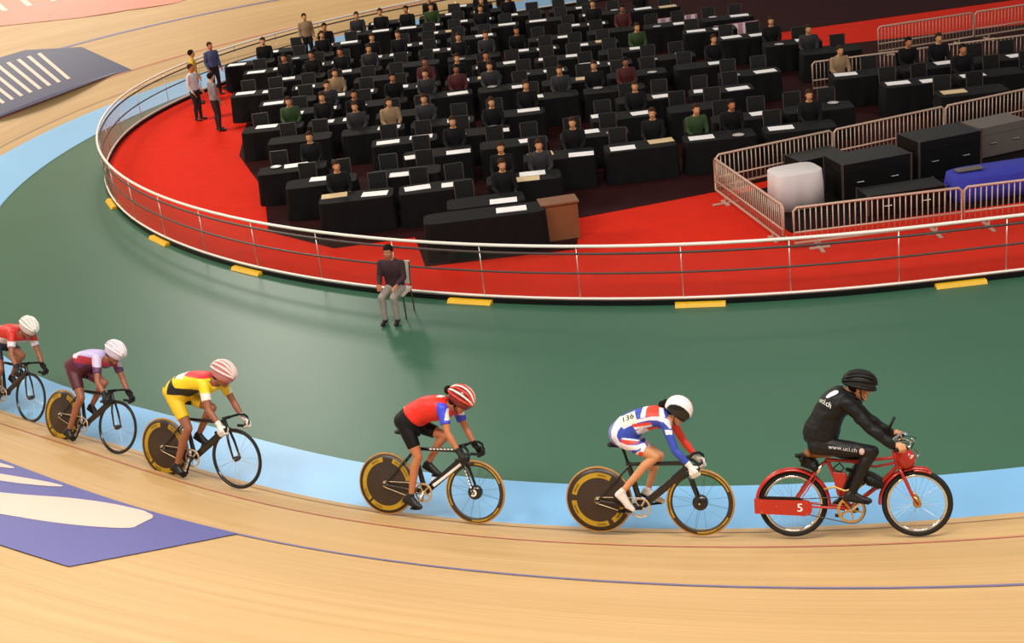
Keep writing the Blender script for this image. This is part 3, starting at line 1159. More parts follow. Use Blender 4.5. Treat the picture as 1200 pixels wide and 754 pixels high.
def track_bike(name, label, M, wb=1.0, bb=(0.421, 0.275), seat=(0.304, 0.695), saddle=(0.20, 0.895), headt=(0.845, 0.73), headb=(0.885, 0.64), ang=3.3, style=0, rear_disc=True, framemat=None, aero=True, white_panel=False, group=None, ringmat=None, drops_y=0.19, swirl=False, front_rim=None, thin_front=False):
    root = empty(name, M)
    tag(root, label, 'bicycle', group)
    fm = framemat or M_carbon
    v = lambda q, y=0: Vector((q[0], y, q[1]))
    fr = MB()
    dt = 0.042 if aero else 0.024
    fr.tube([v(bb), v(headb) + (v(headt) - v(headb)) * 0.2], [dt * 0.9, dt * 1.05], n=12, sy=0.5)
    fr.tube([v(bb), v(seat), v(seat) + (v(seat) - v(bb)) * 0.06], [0.032, 0.027, 0.024], n=12, sy=0.62)
    fr.tube([v(seat), v(headt) + (v(headb) - v(headt)) * 0.12], [0.018, 0.024], n=12, sy=0.7)
    fr.tube([v(headb), v(headt), v(headt) + (v(headt) - v(headb)) * 0.1], [0.024, 0.024, 0.022], n=12)
    for s in (-1, 1):
        fr.tube([v(bb, 0.03 * s), v((0.0, RW), 0.062 * s)], [0.016, 0.011], n=8, sy=0.7)
        fr.tube([v(seat, 0.02 * s) + (v(bb) - v(seat)) * 0.05, v((0.0, RW), 0.062 * s)], [0.013, 0.009], n=8, sy=0.7)
        fr.box(v((-0.005, RW), 0.062 * s), (0.05, 0.006, 0.03))
    obj('frame', remesh(fr, 0.006, 2), fm, root)
    if white_panel:
        for s in (-1, 1):
            d = v(headb) - v(bb)
            a, b = v(bb) + d * 0.22, v(bb) + d * 0.92
            nrm = Vector((-d.z, 0, d.x)).normalized() * 0.018
            y = s * 0.0230
            me = bpy.data.meshes.new('white_panel')
            V = []
            for i in range(9):
                p = a.lerp(b, i / 8)
                V += [p - nrm + Vector((0, y * 0.75, 0)), p + Vector((0, y, 0)), p + nrm + Vector((0, y * 0.75, 0))]
            me.from_pydata(V, [], [q for i in range(8) for q in ((3 * i, 3 * i + 1, 3 * i + 4, 3 * i + 3), (3 * i + 1, 3 * i + 2, 3 * i + 5, 3 * i + 4))])
            obj('white_panel', me, M_white, root)
            a, b = v(seat), v(headt)
            tm = MB()
            for i in range(7):
                p = a.lerp(b, 0.38 + 0.075 * i)
                tm.box(p + Vector((0, s * 0.0155, 0)), (0.026, 0.002, 0.014))
            obj('white_mark', tm, M_white, root)
    # seat post, saddle
    sp = MB().tube([v(seat), v((saddle[0] + 0.05, saddle[1] - 0.03))], 0.014, n=10)
    obj('seat_post', sp, M_black, root, True)
    sd = MB()
    R = []
    for i in range(11):
        t = i / 10
        x = saddle[0] - 0.09 + 0.27 * t
        wd = 0.07 * (1 - t) ** 1.3 + 0.02
        if i == 0:
            wd *= 0.6
        zz = saddle[1] + 0.012 * (1 - t) * (1 - t)
        R.append([Vector((x, wd * math.cos(2 * PI * j / 12), zz - 0.012 + (0.016 if math.sin(2 * PI * j / 12) > 0 else 0.026) * math.sin(2 * PI * j / 12))) for j in range(12)])
    sd.rings(R)
    obj('saddle', sd, M_black, root, True)
    # fork
    hub = (wb, RW)
    fk = MB()
    for s in (-1, 1):
        fk.tube([v(headb, 0.02 * s) + Vector((0, 0, 0.01)), v(headb, 0.045 * s).lerp(v(hub, 0.05 * s), 0.4), v(hub, 0.056 * s)], [0.017, 0.017, 0.011], n=10, sy=0.6)
    fk.caps(v(headb, -0.03), v(headb, 0.03), 0.025, 0.025)
    fko = obj('fork', fk, fm, root, True)
    if white_panel:
        tm = MB()
        for i in range(6):
            p = v(headb, -0.057).lerp(v(hub, -0.064), 0.3 + 0.1 * i)
            tm.box(p, (0.016, 0.003, 0.024), M=Matrix.Rotation(-0.35, 3, 'Y'))
        obj('white_mark', tm, M_white, fko)
    obj('axle_nut', MB().caps(v(hub, -0.068), v(hub, 0.068), 0.010, 0.010), M_alloy, fko, True)
    # bars
    top = v(headt) + (v(headt) - v(headb)).normalized() * 0.03
    cl = top + Vector((0.085, 0, 0.03))
    obj('stem', MB().tube([top, cl], [0.019, 0.017], n=10).caps(v(headt), top, 0.021, 0.02), M_black, root, True)
    hb = MB()
    pts = []
    for s in (-1, 1):
        seq = [(0.0, 0.0, 0.0), (0.0, 0.08, 0.0), (0.02, 0.14, 0.002), (0.055, 0.172, 0.0), (0.09, 0.185, -0.025), (0.105, drops_y, -0.07), (0.085, drops_y, -0.115), (0.04, drops_y, -0.135), (-0.04, drops_y, -0.138)]
        pp = [cl + Vector((x, s * y, z)) for x, y, z in seq]
        hb.tube(pp, 0.0135, n=9, ref=(0, 0, 1))
    bar = obj('handlebar', hb, M_black, root, True)
    for s in (-1, 1):
        gp = MB().tube([cl + Vector((0.105, s * drops_y, -0.07)), cl + Vector((0.085, s * drops_y, -0.115)), cl + Vector((0.04, s * drops_y, -0.135)), cl + Vector((-0.045, s * drops_y, -0.138))], 0.0165, n=9)
        obj('grip', gp, M_rubber, bar, True)
    # wheels
    if rear_disc:
        disc_wheel(root, (0, 0, RW), M_ydecal, style, 'dark brown disc wheel with yellow arcs')
    else:
        open_wheel(root, (0, 0, RW), 0.285, M_carbon, M_rubber, 0.03, 18, None, label='spoked wheel with black tyre')
    if thin_front:
        open_wheel(root, (wb, 0, RW), 0.292, M_carbon, M_rubber, 0.03, 20, None, label='spoked wheel with black tyre', spmat=M_alloy)
    else:
        open_wheel(root, (wb, 0, RW), 0.272, M_brown, M_gold, 0.075, 16, M_ydecal, swirl, 'open wheel with deep dark rim and tan tyre')
    p = crank_unit(root, (bb[0], 0, bb[1]), ang, ringmat or M_alloy, M_black if not ringmat else M_alloy)
    chain_loop(root, (0, 0, RW), 0.032, (bb[0], 0, bb[1]), 0.098, -0.045, M_alloy)
    return root, cl, p
def L3(r, g, b):
    return np.array(lin(r, g, b)[:3])

def plan_view(P, aff, y0=-0.12, tan=0.29):
    """side-plane position of garment points as seen on the suit's own pattern sheet"""
    z = P[:, 2] + (-np.abs(P[:, 1]) - y0) * tan
    x = P[:, 0]
    (a, b), (c, d), (e, f) = aff
    M = np.linalg.inv(np.array([[a, c], [b, d]]))
    q = np.stack([x - e, z - f])
    return (M @ q).T

# ================================================= rider in the blue, white and red suit
AFF_G = [[0.001317, 0.000026], [-0.000035, -0.00133], [0.045786, 1.507929]]
def suit_colors(P, N):
    Q = plan_view(P, AFF_G)
    B, W, R, LV = L3(46, 72, 176), L3(230, 224, 236), L3(222, 62, 44), L3(124, 130, 200)
    C = np.tile(B, (len(P), 1))
    def put(poly, col):
        C[inpoly(Q, poly)] = col
    torso = (P[:, 0] < 0.80)
    put([(60, 300), (150, 250), (160, 330), (140, 390), (170, 450), (260, 490), (270, 560), (180, 560), (60, 430)], LV)
    put([(150, 200), (172, 250), (190, 305), (160, 345), (150, 390), (172, 432), (232, 455), (300, 455), (345, 432), (365, 455), (300, 492), (220, 492), (150, 462), (105, 400), (103, 345), (130, 262)], W)
    put([(178, 412), (300, 424), (312, 440), (232, 452), (190, 440)], R)
    put([(188, 400), (310, 412), (312, 424), (190, 412)], W)
    put([(330, 436), (400, 480), (370, 580), (250, 580), (275, 520), (330, 490)], W)
    put([(320, 500), (372, 515), (345, 580), (268, 580)], R)
    put([(328, 120), (362, 120), (358, 252), (322, 252)], W)
    put([(362, 100), (432, 100), (468, 246), (358, 246)], R)
    put([(432, 100), (456, 120), (505, 246), (468, 246)], W)
    put([(180, 312), (300, 262), (400, 244), (480, 242), (545, 272), (566, 330), (545, 335), (505, 290), (440, 272), (380, 272), (300, 288), (200, 335)], W)
    put([(258, 298), (400, 284), (405, 302), (272, 322)], R)
    put([(272, 322), (405, 302), (412, 312), (285, 340)], W)
    put([(285, 348), (330, 330), (450, 318), (400, 338), (320, 365), (300, 372)], W)
    put([(365, 325), (455, 316), (430, 350), (380, 346)], R)
    put([(510, 345), (562, 345), (566, 380), (520, 382)], W)
    far = (P[:, 1] > 0.11) & (P[:, 0] > 0.70) & (P[:, 2] < 1.17)
    C[far] = R
    return C

GB = dict(
    torso=[((0.125, 0.985), (0.19, 0.89), 0.085), ((0.135, 1.06), (0.35, 0.875), 0.158), ((0.245, 1.17), (0.41, 0.965), 0.148), ((0.39, 1.238), (0.50, 1.035), 0.13),
           ((0.54, 1.272), (0.62, 1.065), 0.146), ((0.64, 1.268), (0.72, 1.08), 0.15), ((0.705, 1.235), (0.765, 1.12), 0.085)],
    arm_near=[(0.70, -0.150, 1.135), (0.80, -0.20, 0.885), (0.935, -0.195, 0.74)],
    arm_far=[(0.70, 0.150, 1.135), (0.815, 0.20, 0.90), (0.935, 0.195, 0.745)],
    grip_near=((0.985, -0.19, 0.664), (0.85, 0, 0.45), -1.0), grip_far=((0.985, 0.19, 0.664), (0.85, 0, 0.45), 1.0),
    leg_near=[(0.28, -0.09, 0.955), (0.598, -0.10, 0.80), (0.265, -0.105, 0.455), (0.195, -0.11, 0.39), (0.345, -0.11, 0.262)],
    leg_far=[(0.28, 0.09, 0.955), (0.60, 0.10, 0.765), (0.475, 0.105, 0.43), (0.42, 0.11, 0.375), (0.60, 0.11, 0.30)],
    neck=((0.71, 1.175), (0.775, 1.19)), head=(0.80, 1.225, 0.55), legk=0.86, armk=0.86)
M_gb = rider_matrix((0.65, 13.0, 0.172), -0.2951, 0.26, 1.04)
bike_gb, clg, _ = track_bike('track_bicycle', 'black track bicycle with dark disc wheel, ridden by the rider in blue and white', M_gb, wb=1.0, ang=3.25, style=0)
p_gb = empty('person', M_gb)
tag(p_gb, 'cyclist in blue, white and red suit with white helmet, number 136 on the back', 'person')
H = person_body(p_gb, GB, M_skin, 0.92)
suit = garment('racing_suit', p_gb, GB, stations=GB['torso'], sleeves=2.0, legs=0.66, d=0.005, color=suit_colors, voxel=0.0055, k=0.92)
gloves(p_gb, GB, M_whiteglove)
shoes(p_gb, GB, M_whiteshoe)
def gb_helm(P):
    # black ellipse on each side running into the visor
    C = np.tile(L3(240, 226, 226), (len(P), 1))
    q = ((P[:, 0] - 0.015) / 0.118) ** 2 + ((P[:, 2] - 0.008) / 0.078) ** 2
    C[(q < 1) | (P[:, 2] < -0.012)] = L3(14, 13, 14)
    return C
helmet(p_gb, H, (-0.004, 0, 0.03), (0.140, 0.105, 0.132), lambda x: -0.035 - 0.10 * x, M_colgloss, gb_helm, 'white helmet with black sides and visor')
vz = MB()
R = []
for i in range(13):
    a = -1.15 + 2.3 * i / 12
    R.append([H @ Vector((0.012 + r * math.cos(a), r * 0.80 * math.sin(a), z)) for r, z in ((0.112, 0.03), (0.116, 0.03), (0.104, -0.045), (0.100, -0.045))])
obj('visor', vz.rings(R), M_black, p_gb, True)
st = MB()
st.tube([H @ Vector((0.0, -0.088, -0.03)), H @ Vector((0.02, -0.072, -0.09)), H @ Vector((0.045, -0.03, -0.122)), H @ Vector((0.045, 0.03, -0.122)), H @ Vector((0.02, 0.072, -0.09)), H @ Vector((0.0, 0.088, -0.03))], 0.005, n=6)
obj('chin_strap', st, M_black, p_gb, True)
hr = MB()
hr.ell(H @ Vector((-0.135, 0, 0.01)), (0.04, 0.032, 0.045)).ell(H @ Vector((-0.165, 0, -0.03)), (0.03, 0.025, 0.045)).ell(H @ Vector((-0.06, 0, -0.02)), (0.05, 0.078, 0.05), H.to_3x3())
obj('hair', remesh(hr, 0.008, 2), M_hair, p_gb)
# number sheet on the lower back, right side
Bo, Bu, Bv, Bn = (0.335, -0.108, 1.17), (0.91, 0.02, 0.42), (-0.27, 0.58, 0.72), (-0.22, -0.74, 0.63)
bib = project(grid_mesh(0.165, 0.125, 34, 26), Bo, Bu, Bv, Bn, suit, 0.004)
nb = obj('race_number', bib, mat('cream_number_sheet', (246, 240, 214), 0.6, var=0.02), p_gb)
tm = project(text_mesh('136', 0.088), Bo, Bu, Bv, Bn, suit, 0.0085)
obj('lettering', tm, M_blackprint, nb)
tm = project(text_mesh('136', 0.088), Vector(Bo) + Vector(Bu) * 0.003, Bu, Bv, Bn, suit, 0.0082)
obj('lettering', tm, M_blackprint, nb)

# ================================================= rider in the red jersey
def red_jersey(P, N):
    R, Bl, W = L3(222, 40, 26), L3(58, 72, 214), L3(238, 226, 226)
    C = np.tile(R, (len(P), 1))
    arm_ = (np.abs(P[:, 1]) > 0.118 + 0.3 * np.maximum(0, P[:, 2] - 1.2)) & (P[:, 0] > 0.655)
    C[arm_] = Bl
    C[arm_ & (P[:, 0] > 0.772) & (P[:, 2] > 1.10)] = W
    hem = (P[:, 0] + 0.25 * (P[:, 2] - 1.1) < 0.262)
    C[hem & (P[:, 2] > 1.17)] = W
    col = (P[:, 0] > 0.60) & (P[:, 2] > 1.308) & (np.abs(P[:, 1]) < 0.07)
    C[col] = W
    return C
R3 = dict(
    torso=[((0.115, 1.0), (0.19, 0.92), 0.09), ((0.12, 1.07), (0.355, 0.90), 0.162), ((0.225, 1.172), (0.41, 0.985), 0.15), ((0.37, 1.262), (0.50, 1.04), 0.138),
           ((0.52, 1.305), (0.62, 1.065), 0.148), ((0.635, 1.31), (0.735, 1.11), 0.152), ((0.71, 1.285), (0.78, 1.16), 0.085)],
    arm_near=[(0.715, -0.155, 1.20), (0.80, -0.205, 0.965), (0.925, -0.195, 0.775)],
    arm_far=[(0.725, 0.155, 1.18), (0.82, 0.205, 0.95), (0.925, 0.195, 0.785)],
    grip_near=((0.985, -0.19, 0.705), (0.85, 0, 0.45), -1.0), grip_far=((0.985, 0.19, 0.705), (0.85, 0, 0.45), 1.0),
    leg_near=[(0.26, -0.09, 0.985), (0.415, -0.105, 0.675), (0.335, -0.105, 0.265), (0.26, -0.11, 0.205), (0.43, -0.11, 0.138)],
    leg_far=[(0.26, 0.09, 0.985), (0.63, 0.10, 0.875), (0.435, 0.105, 0.58), (0.385, 0.11, 0.535), (0.545, 0.11, 0.455)],
    neck=((0.72, 1.22), (0.80, 1.235)), head=(0.84, 1.275, 0.5), legk=0.9, armk=0.9)
M_r3 = rider_matrix((-1.595, 13.997, 0.116), -0.4217, 0.30, 1.03)
bike_r3, _, _ = track_bike('track_bicycle', 'black track bicycle with white panel on the frame, ridden by the rider in red', M_r3, wb=1.02, bb=(0.448, 0.285), seat=(0.31, 0.735), saddle=(0.20, 0.905), headt=(0.85, 0.77), headb=(0.895, 0.65), ang=-1.95, style=1, white_panel=True, swirl=True, ringmat=M_brass)
p_r3 = empty('person', M_r3)
tag(p_r3, 'cyclist in red jersey with blue sleeves, black shorts and striped red helmet', 'person')
H = person_body(p_r3, R3, M_skin2, 0.95)
garment('jersey', p_r3, R3, stations=R3['torso'][2:], sleeves=0.62, d=0.010, color=red_jersey, voxel=0.0075, k=0.95, wr=0.003)
garment('shorts', p_r3, R3, stations=[R3['torso'][0], R3['torso'][1], R3['torso'][2], tuple([(0.29, 1.2), (0.44, 1.0), 0.143])], legs=0.70, d=0.006, material=M_shorts, k=0.95)
gloves(p_r3, R3, M_blkglove)
shoes(p_r3, R3, M_blkshoe, 'black shoe')
def r3_helm(P):
    return np.tile(L3(120, 26, 22), (len(P), 1))
hc, hr_ = (-0.004, 0, 0.035), (0.148, 0.105, 0.13)
hel = helmet(p_r3, H, hc, hr_, lambda x: -0.03 - 0.12 * x, M_colgloss, r3_helm, 'red and white vented helmet')
M_helred = mat('red_shell', (214, 52, 34), 0.3, coat=0.3)
M_helwht = mat('white_shell', (240, 226, 222), 0.3, coat=0.3)
for i in range(9):
    t = -1.45 + 2.9 * i / 8
    m_ = meridians(H, hc, hr_, t, -0.06, 0.010, n=12, grow=1.03)
    if m_:
        obj('helmet_rib', m_, M_helwht if i % 2 else M_helred, hel, True)
st = MB()
for s in (-1, 1):
    st.tube([H @ Vector((-0.02, 0.09 * s, -0.01)), H @ Vector((0.015, 0.078 * s, -0.075)), H @ Vector((0.05, 0.02 * s, -0.122))], 0.005, n=6)
obj('chin_strap', st, M_black, p_r3, True)
hr = MB()
hr.ell(H @ Vector((-0.165, 0, 0.03)), (0.048, 0.045, 0.05)).ell(H @ Vector((-0.06, 0, -0.03)), (0.055, 0.08, 0.055), H.to_3x3()).ell(H @ Vector((0.0, -0.076, -0.03)), (0.02, 0.012, 0.045), H.to_3x3())
obj('hair', remesh(hr, 0.008, 2), M_hair, p_r3)

# ================================================= the three riders behind
def low_pose(dx=0.0, near_down=True):
    P = dict(GB)
    P = {k: v for k, v in GB.items()}
    P['legk'] = 0.92
    P['armk'] = 0.92
    P['torso'] = [((0.06, 0.985), (0.14, 0.88), 0.09), ((0.075, 1.06), (0.31, 0.865), 0.165), ((0.21, 1.165), (0.39, 0.965), 0.152), ((0.38, 1.225), (0.49, 1.02), 0.14),
           ((0.54, 1.245), (0.62, 1.045), 0.15), ((0.65, 1.235), (0.73, 1.06), 0.155), ((0.715, 1.205), (0.775, 1.10), 0.085)]
    P['leg_near'] = [(0.22, -0.09, 0.955), (0.43, -0.105, 0.62), (0.26, -0.105, 0.20), (0.19, -0.11, 0.145), (0.35, -0.11, 0.085)]
    P['leg_far'] = [(0.22, 0.09, 0.955), (0.60, 0.10, 0.83), (0.40, 0.105, 0.52), (0.345, 0.11, 0.47), (0.51, 0.11, 0.405)]
    P['neck'] = ((0.71, 1.15), (0.80, 1.185))
    P['head'] = (0.845, 1.24, 0.35)
    return P

def back_rider(M, blabel, plabel, skin, jersey_fn, shorts_fn, helmcol, helmrib, glovemat, shoemat, disc=True, thin=True, sleeves=0.62):
    P = low_pose()
    b = track_bike('track_bicycle', blabel, M, wb=1.0, ang=-1.9, style=1, rear_disc=disc, thin_front=thin)
    pr = empty('person', M)
    tag(pr, plabel, 'person')
    H = person_body(pr, P, skin, 0.95, voxel=0.0095)
    garment('jersey', pr, P, stations=P['torso'][2:], sleeves=sleeves, d=0.010, color=jersey_fn, voxel=0.009, k=0.95, wr=0.002)
    garment('shorts', pr, P, stations=[P['torso'][0], P['torso'][1], P['torso'][2], ((0.26, 1.19), (0.42, 0.985), 0.145)], legs=0.68, d=0.006, color=shorts_fn, k=0.95)
    gloves(pr, P, glovemat)
    shoes(pr, P, shoemat)
    hc, hrr = (-0.006, 0, 0.035), (0.152, 0.106, 0.125)
    hl = helmet(pr, H, hc, hrr, lambda x: -0.03 - 0.12 * x, M_colgloss, lambda Q: np.tile(L3(*helmcol), (len(Q), 1)))
    mm = mat('helmet_rib_shell', helmrib, 0.3, coat=0.3)
    for i in range(7):
        m_ = meridians(H, hc, hrr, -1.3 + 2.6 * i / 6, -0.05, 0.011, n=12, grow=1.03)
        if m_:
            obj('helmet_rib', m_, mm, hl, True)
    hr = MB().ell(H @ Vector((-0.06, 0, -0.03)), (0.05, 0.079, 0.05), H.to_3x3())
    obj('hair', remesh(hr, 0.01, 2), M_hair, pr)
    return pr

def yel_j(P, N):
    Y, R, W, K = L3(240, 208, 30), L3(214, 52, 56), L3(236, 226, 222), L3(20, 20, 24)
    C = np.tile(Y, (len(P), 1))
    C[(P[:, 2] > 1.205) & (P[:, 0] > 0.36)] = R
    C[(P[:, 0] < 0.40) & (P[:, 2] > 1.17)] = W
    C[(P[:, 2] < 1.075) & (P[:, 0] < 0.60)] = K
    C[(np.abs(P[:, 1]) > 0.15) & (P[:, 2] < 1.07) & (P[:, 0] > 0.7)] = W
    return C
def yel_s(P, N):
    C = np.tile(L3(232, 196, 36), (len(P), 1))
    C[(P[:, 2] > 0.99) & (P[:, 0] > 0.20)] = L3(22, 22, 26)
    C[(P[:, 2] > 1.05) & (P[:, 0] < 0.15)] = L3(60, 110, 60)
    return C
M_r4 = rider_matrix((-4.23, 15.28, 0.25), -0.52, 0.24, 1.05)
p_r4 = back_rider(M_r4, 'dark track bicycle under the rider in yellow', 'cyclist in yellow and red jersey, yellow shorts, pale pink helmet and white gloves', M_skin3, yel_j, yel_s, (190, 120, 118), (236, 206, 202), M_whiteglove, M_blkshoe)
def lav_j(P, N):
    C = np.tile(L3(170, 44, 66), (len(P), 1))
    C[(P[:, 2] > 1.16)] = L3(190, 178, 226)
    C[(P[:, 0] < 0.34) & (P[:, 2] > 1.12)] = L3(226, 212, 222)
    C[(np.abs(P[:, 1]) > 0.13) & (P[:, 0] > 0.66)] = L3(206, 192, 222)
    C[(P[:, 2] < 1.06)] = L3(96, 50, 96)
    return C
M_r5 = rider_matrix((-5.80, 16.60, 0.255), -0.60, 0.38, 0.98)
p_r5 = back_rider(M_r5, 'black track bicycle under the rider with lavender shoulders', 'cyclist with lavender and crimson jersey and pale lavender helmet, second from the rear', M_skin3, lav_j, lambda P, N: np.tile(L3(84, 30, 44), (len(P), 1)), (206, 196, 214), (240, 228, 234), M_blkglove, M_blkshoe)
def rw_j(P, N):
    C = np.tile(L3(206, 40, 34), (len(P), 1))
    C[(P[:, 0] < 0.34)] = L3(226, 222, 232)
    C[(P[:, 2] < 1.06)] = L3(224, 220, 230)
    return C
M_r6 = rider_matrix((-7.32, 18.40, 0.06), -0.70, 0.34, 1.0)
p_r6 = back_rider(M_r6, 'black track bicycle at the tail of the line, under the rider in red and white', 'cyclist in red and white jersey with white helmet, last of the line', M_skin3, rw_j, lambda P, N: np.tile(L3(60, 62, 84), (len(P), 1)), (206, 198, 194), (242, 236, 230), M_blkglove, M_blkshoe)

# ================================================= pacer on the red motor bicycle
M_mo = rider_matrix((2.527, 12.419, 0.214), -0.2213, 0.24, 1.0)
mo = empty('motor_bicycle', M_mo)
tag(mo, 'red pacing motor bicycle with long rear mudguard and number 5 on its side panel', 'motorbike')
WB = 1.183
v = lambda x, z, y=0: Vector((x, y, z))
def moto_wheel(c, label=None):
    w = obj('wheel', MB().lathe_y(c, [(0.288, 0.017), (0.268, 0.014), (0.262, 0.006), (0.262, -0.006), (0.268, -0.014), (0.288, -0.017)], 60), M_chrome, mo, True)
    t = MB().lathe_y(c, [(0.308 + 0.028 * math.cos(a), 0.026 * math.sin(a)) for a in [2 * PI * i / 12 for i in range(12)]], 64)
    obj('tyre', t, M_rubber, w, True)
    h = MB().lathe_y(c, [(0.004, -0.06), (0.02, -0.055), (0.04, -0.03), (0.022, -0.022), (0.022, 0.022), (0.04, 0.03), (0.02, 0.055), (0.004, 0.06)], 24)
    obj('hub', h, M_brass, w, True)
    spokes(c, 0.035, 0.266, 28, 0.028, 0.004, 0.0014, w, M_steel, cross=0.45)
    return w
moto_wheel((0, 0, RW))
moto_wheel((WB, 0, RW))
fr = MB()
bbm, sc, ht, hbm = v(0.55, 0.284), v(0.335, 0.79), v(0.975, 0.86), v(1.02, 0.68)
fr.tube([bbm, v(0.44, 0.52), sc], [0.022, 0.02, 0.02], n=10)
fr.tube([v(0.34, 0.775), v(0.60, 0.752), v(0.98, 0.79)], 0.018, n=10)
fr.tube([v(0.56, 0.30), v(0.80, 0.49), v(1.01, 0.71)], 0.021, n=10)
fr.tube([v(0.80, 0.50), v(0.62, 0.36)], 0.016, n=8)
fr.tube([v(0.60, 0.745), v(0.80, 0.70), v(1.0, 0.74)], 0.014, n=8)
fr.tube([hbm, ht], 0.027, n=10)
for s in (-1, 1):
    fr.tube([v(0.55, 0.29, 0.035 * s), v(0.0, RW, 0.075 * s)], [0.014, 0.012], n=8)
    fr.tube([v(0.33, 0.76, 0.025 * s), v(0.22, 0.66, 0.065 * s), v(0.0, RW, 0.075 * s)], [0.013, 0.013, 0.011], n=8)
    fr.tube([v(0.22, 0.60, 0.066 * s), v(0.14, 0.48, 0.07 * s), v(0.05, RW + 0.02, 0.075 * s)], 0.007, n=6)
obj('frame', remesh(fr, 0.006, 1), M_red, mo)
tk = MB().prism([(0.385, 0.66), (0.52, 0.645), (0.53, 0.60), (0.45, 0.41), (0.425, 0.43)], -0.045, 0.045)
to = obj('fuel_tank', remesh(tk, 0.008, 4), M_red, mo)
# pod on the bars
pod = MB().ell(v(1.085, 0.775), (0.098, 0.10, 0.098), n=24, m=16)
R = [[Vector((1.055 + 0.06 * t, 0.085 * math.cos(2 * PI * j / 20), 0.86 + 0.09 * math.sin(2 * PI * j / 20) - 0.09)) for j in range(20)] for t in (0, 1)]
pod.caps(v(1.06, 0.84, -0.05), v(1.06, 0.84, 0.05), 0.045, 0.045)
po = obj('front_pod', remesh(pod, 0.008, 3), M_red, mo)
obj('pod_mark', MB().box(v(1.128, 0.80, -0.083), (0.022, 0.006, 0.05), M=Matrix.Rotation(0.5, 3, 'Y') @ Matrix.Rotation(0.6, 3, 'Z')).box(v(1.142, 0.822, -0.074), (0.03, 0.006, 0.016), M=Matrix.Rotation(0.6, 3, 'Z')), M_white, po)
# fork
fk = MB()
for s in (-1, 1):
    fk.tube([v(1.02, 0.70, 0.05 * s), v(1.06, 0.60, 0.058 * s), v(1.13, 0.43, 0.062 * s), v(WB, RW, 0.066 * s)], [0.016, 0.016, 0.014, 0.011], n=9)
fk.caps(v(1.03, 0.70, -0.05), v(1.03, 0.70, 0.05), 0.02, 0.02)
fko = obj('fork', fk, M_red, mo, True)
for s in (-1, 1):
    obj('fork_spring', MB().tube([v(1.15, 0.42, 0.075 * s), v(1.20, 0.36, 0.08 * s)], 0.012, n=8), M_brass, fko, True)
def guard(name, c, r, a0, a1, w, parent, material, n=30, side=0.03):
    R = []
    for i in range(n + 1):
        a = a0 + (a1 - a0) * i / n
        u = Vector((math.cos(a), 0, math.sin(a)))
        C = Vector(c)
        prof = [(-w, r - side), (-w, r), (-w * 0.6, r + 0.014), (0, r + 0.019), (w * 0.6, r + 0.014), (w, r), (w, r - side), (w - 0.004, r - side), (w - 0.005, r - 0.003), (0, r + 0.014), (-w + 0.005, r - 0.003), (-w + 0.004, r - side)]
        R.append([C + u * q + Vector((0, y, 0)) for y, q in prof])
    return obj(name, MB().rings(R), material, parent, True)
guard('mudguard', (0, 0, RW), 0.350, -0.12, PI + 0.10, 0.048, mo, M_red, side=0.012)
guard('mudguard', (WB, 0, RW), 0.350, 1.25, PI + 0.02, 0.04, mo, M_red, side=0.01)
guard('mudguard_lip', (WB - 0.01, 0, RW - 0.02), 0.352, 1.15, 1.62, 0.045, mo, M_red, side=0.01)
# chain guard panel with the number
pan = [(-0.372, 0.262), (-0.372, 0.408), (0.12, 0.392), (0.155, 0.385), (0.178, 0.362), (0.186, 0.315), (0.178, 0.268), (0.15, 0.242), (0.11, 0.236)]
pn = obj('side_panel', MB().prism(pan, -0.098, -0.072), M_red, mo)
obj('panel_edge', MB().prism([(-0.30, 0.408), (0.10, 0.394), (0.06, 0.418), (-0.24, 0.428)], -0.095, -0.06), M_black, pn)
tm = text_mesh('5', 0.115)
for q in tm.vertices:
    q.co = Vector((0.065 + q.co.x * 1.05, -0.1005, 0.318 + q.co.y))
obj('lettering', tm, M_white, pn)
# the 5 is bold: a second, slightly shifted print thickens the strokes
tm2 = text_mesh('5', 0.115)
for q in tm2.vertices:
    q.co = Vector((0.070 + q.co.x * 1.05, -0.1003, 0.3165 + q.co.y))
obj('lettering', tm2, M_white, pn)
sb = MB()
for x, z in ((-0.30, 0.39), (-0.30, 0.275), (-0.16, 0.335), (0.13, 0.37), (0.13, 0.26)):
    sb.ell(v(x, z, -0.099), (0.006, 0.003, 0.006), n=8, m=4)
obj('screws', sb, M_chrome, pn)
# saddle with springs and black bag below
sd = MB()
sd.caps(v(0.17, 0.845, -0.06), v(0.17, 0.845, 0.06), 0.032, 0.032).caps(v(0.17, 0.842), v(0.37, 0.825), 0.05, 0.026, sy=1.4).caps(v(0.30, 0.832), v(0.40, 0.822), 0.03, 0.02)
obj('saddle', remesh(sd, 0.008, 3), M_leather, mo)
sg = MB()
for s in (-1, 1):
    for k in range(5):
        sg.tube([Vector((0.17 + 0.02 * math.cos(t), 0.05 * s + 0.02 * math.sin(t), 0.765 + 0.012 * k)) for t in [2 * PI * i / 8 for i in range(8)]], 0.0035, n=5, closed=True, ref=(0, 0, 1))
obj('saddle_spring', sg, M_black, mo)
eng0 = MB().box(v(0.16, 0.755), (0.13, 0.16, 0.10), M=Matrix.Rotation(0.35, 3, 'Y')).caps(v(0.10, 0.80, -0.09), v(0.10, 0.80, 0.09), 0.03, 0.03).caps(v(0.22, 0.72, -0.07), v(0.22, 0.72, 0.07), 0.045, 0.045)
obj('tool_bag', remesh(eng0, 0.01, 2), M_black, mo)
obj('reflector', MB().caps(v(0.075, 0.83, -0.06), v(0.055, 0.835, -0.06), 0.022, 0.022), M_black, mo, True)
obj('pump', MB().tube([v(0.245, 0.665, -0.095), v(0.285, 0.745, -0.095)], 0.018, n=10), M_chrome, mo, True)
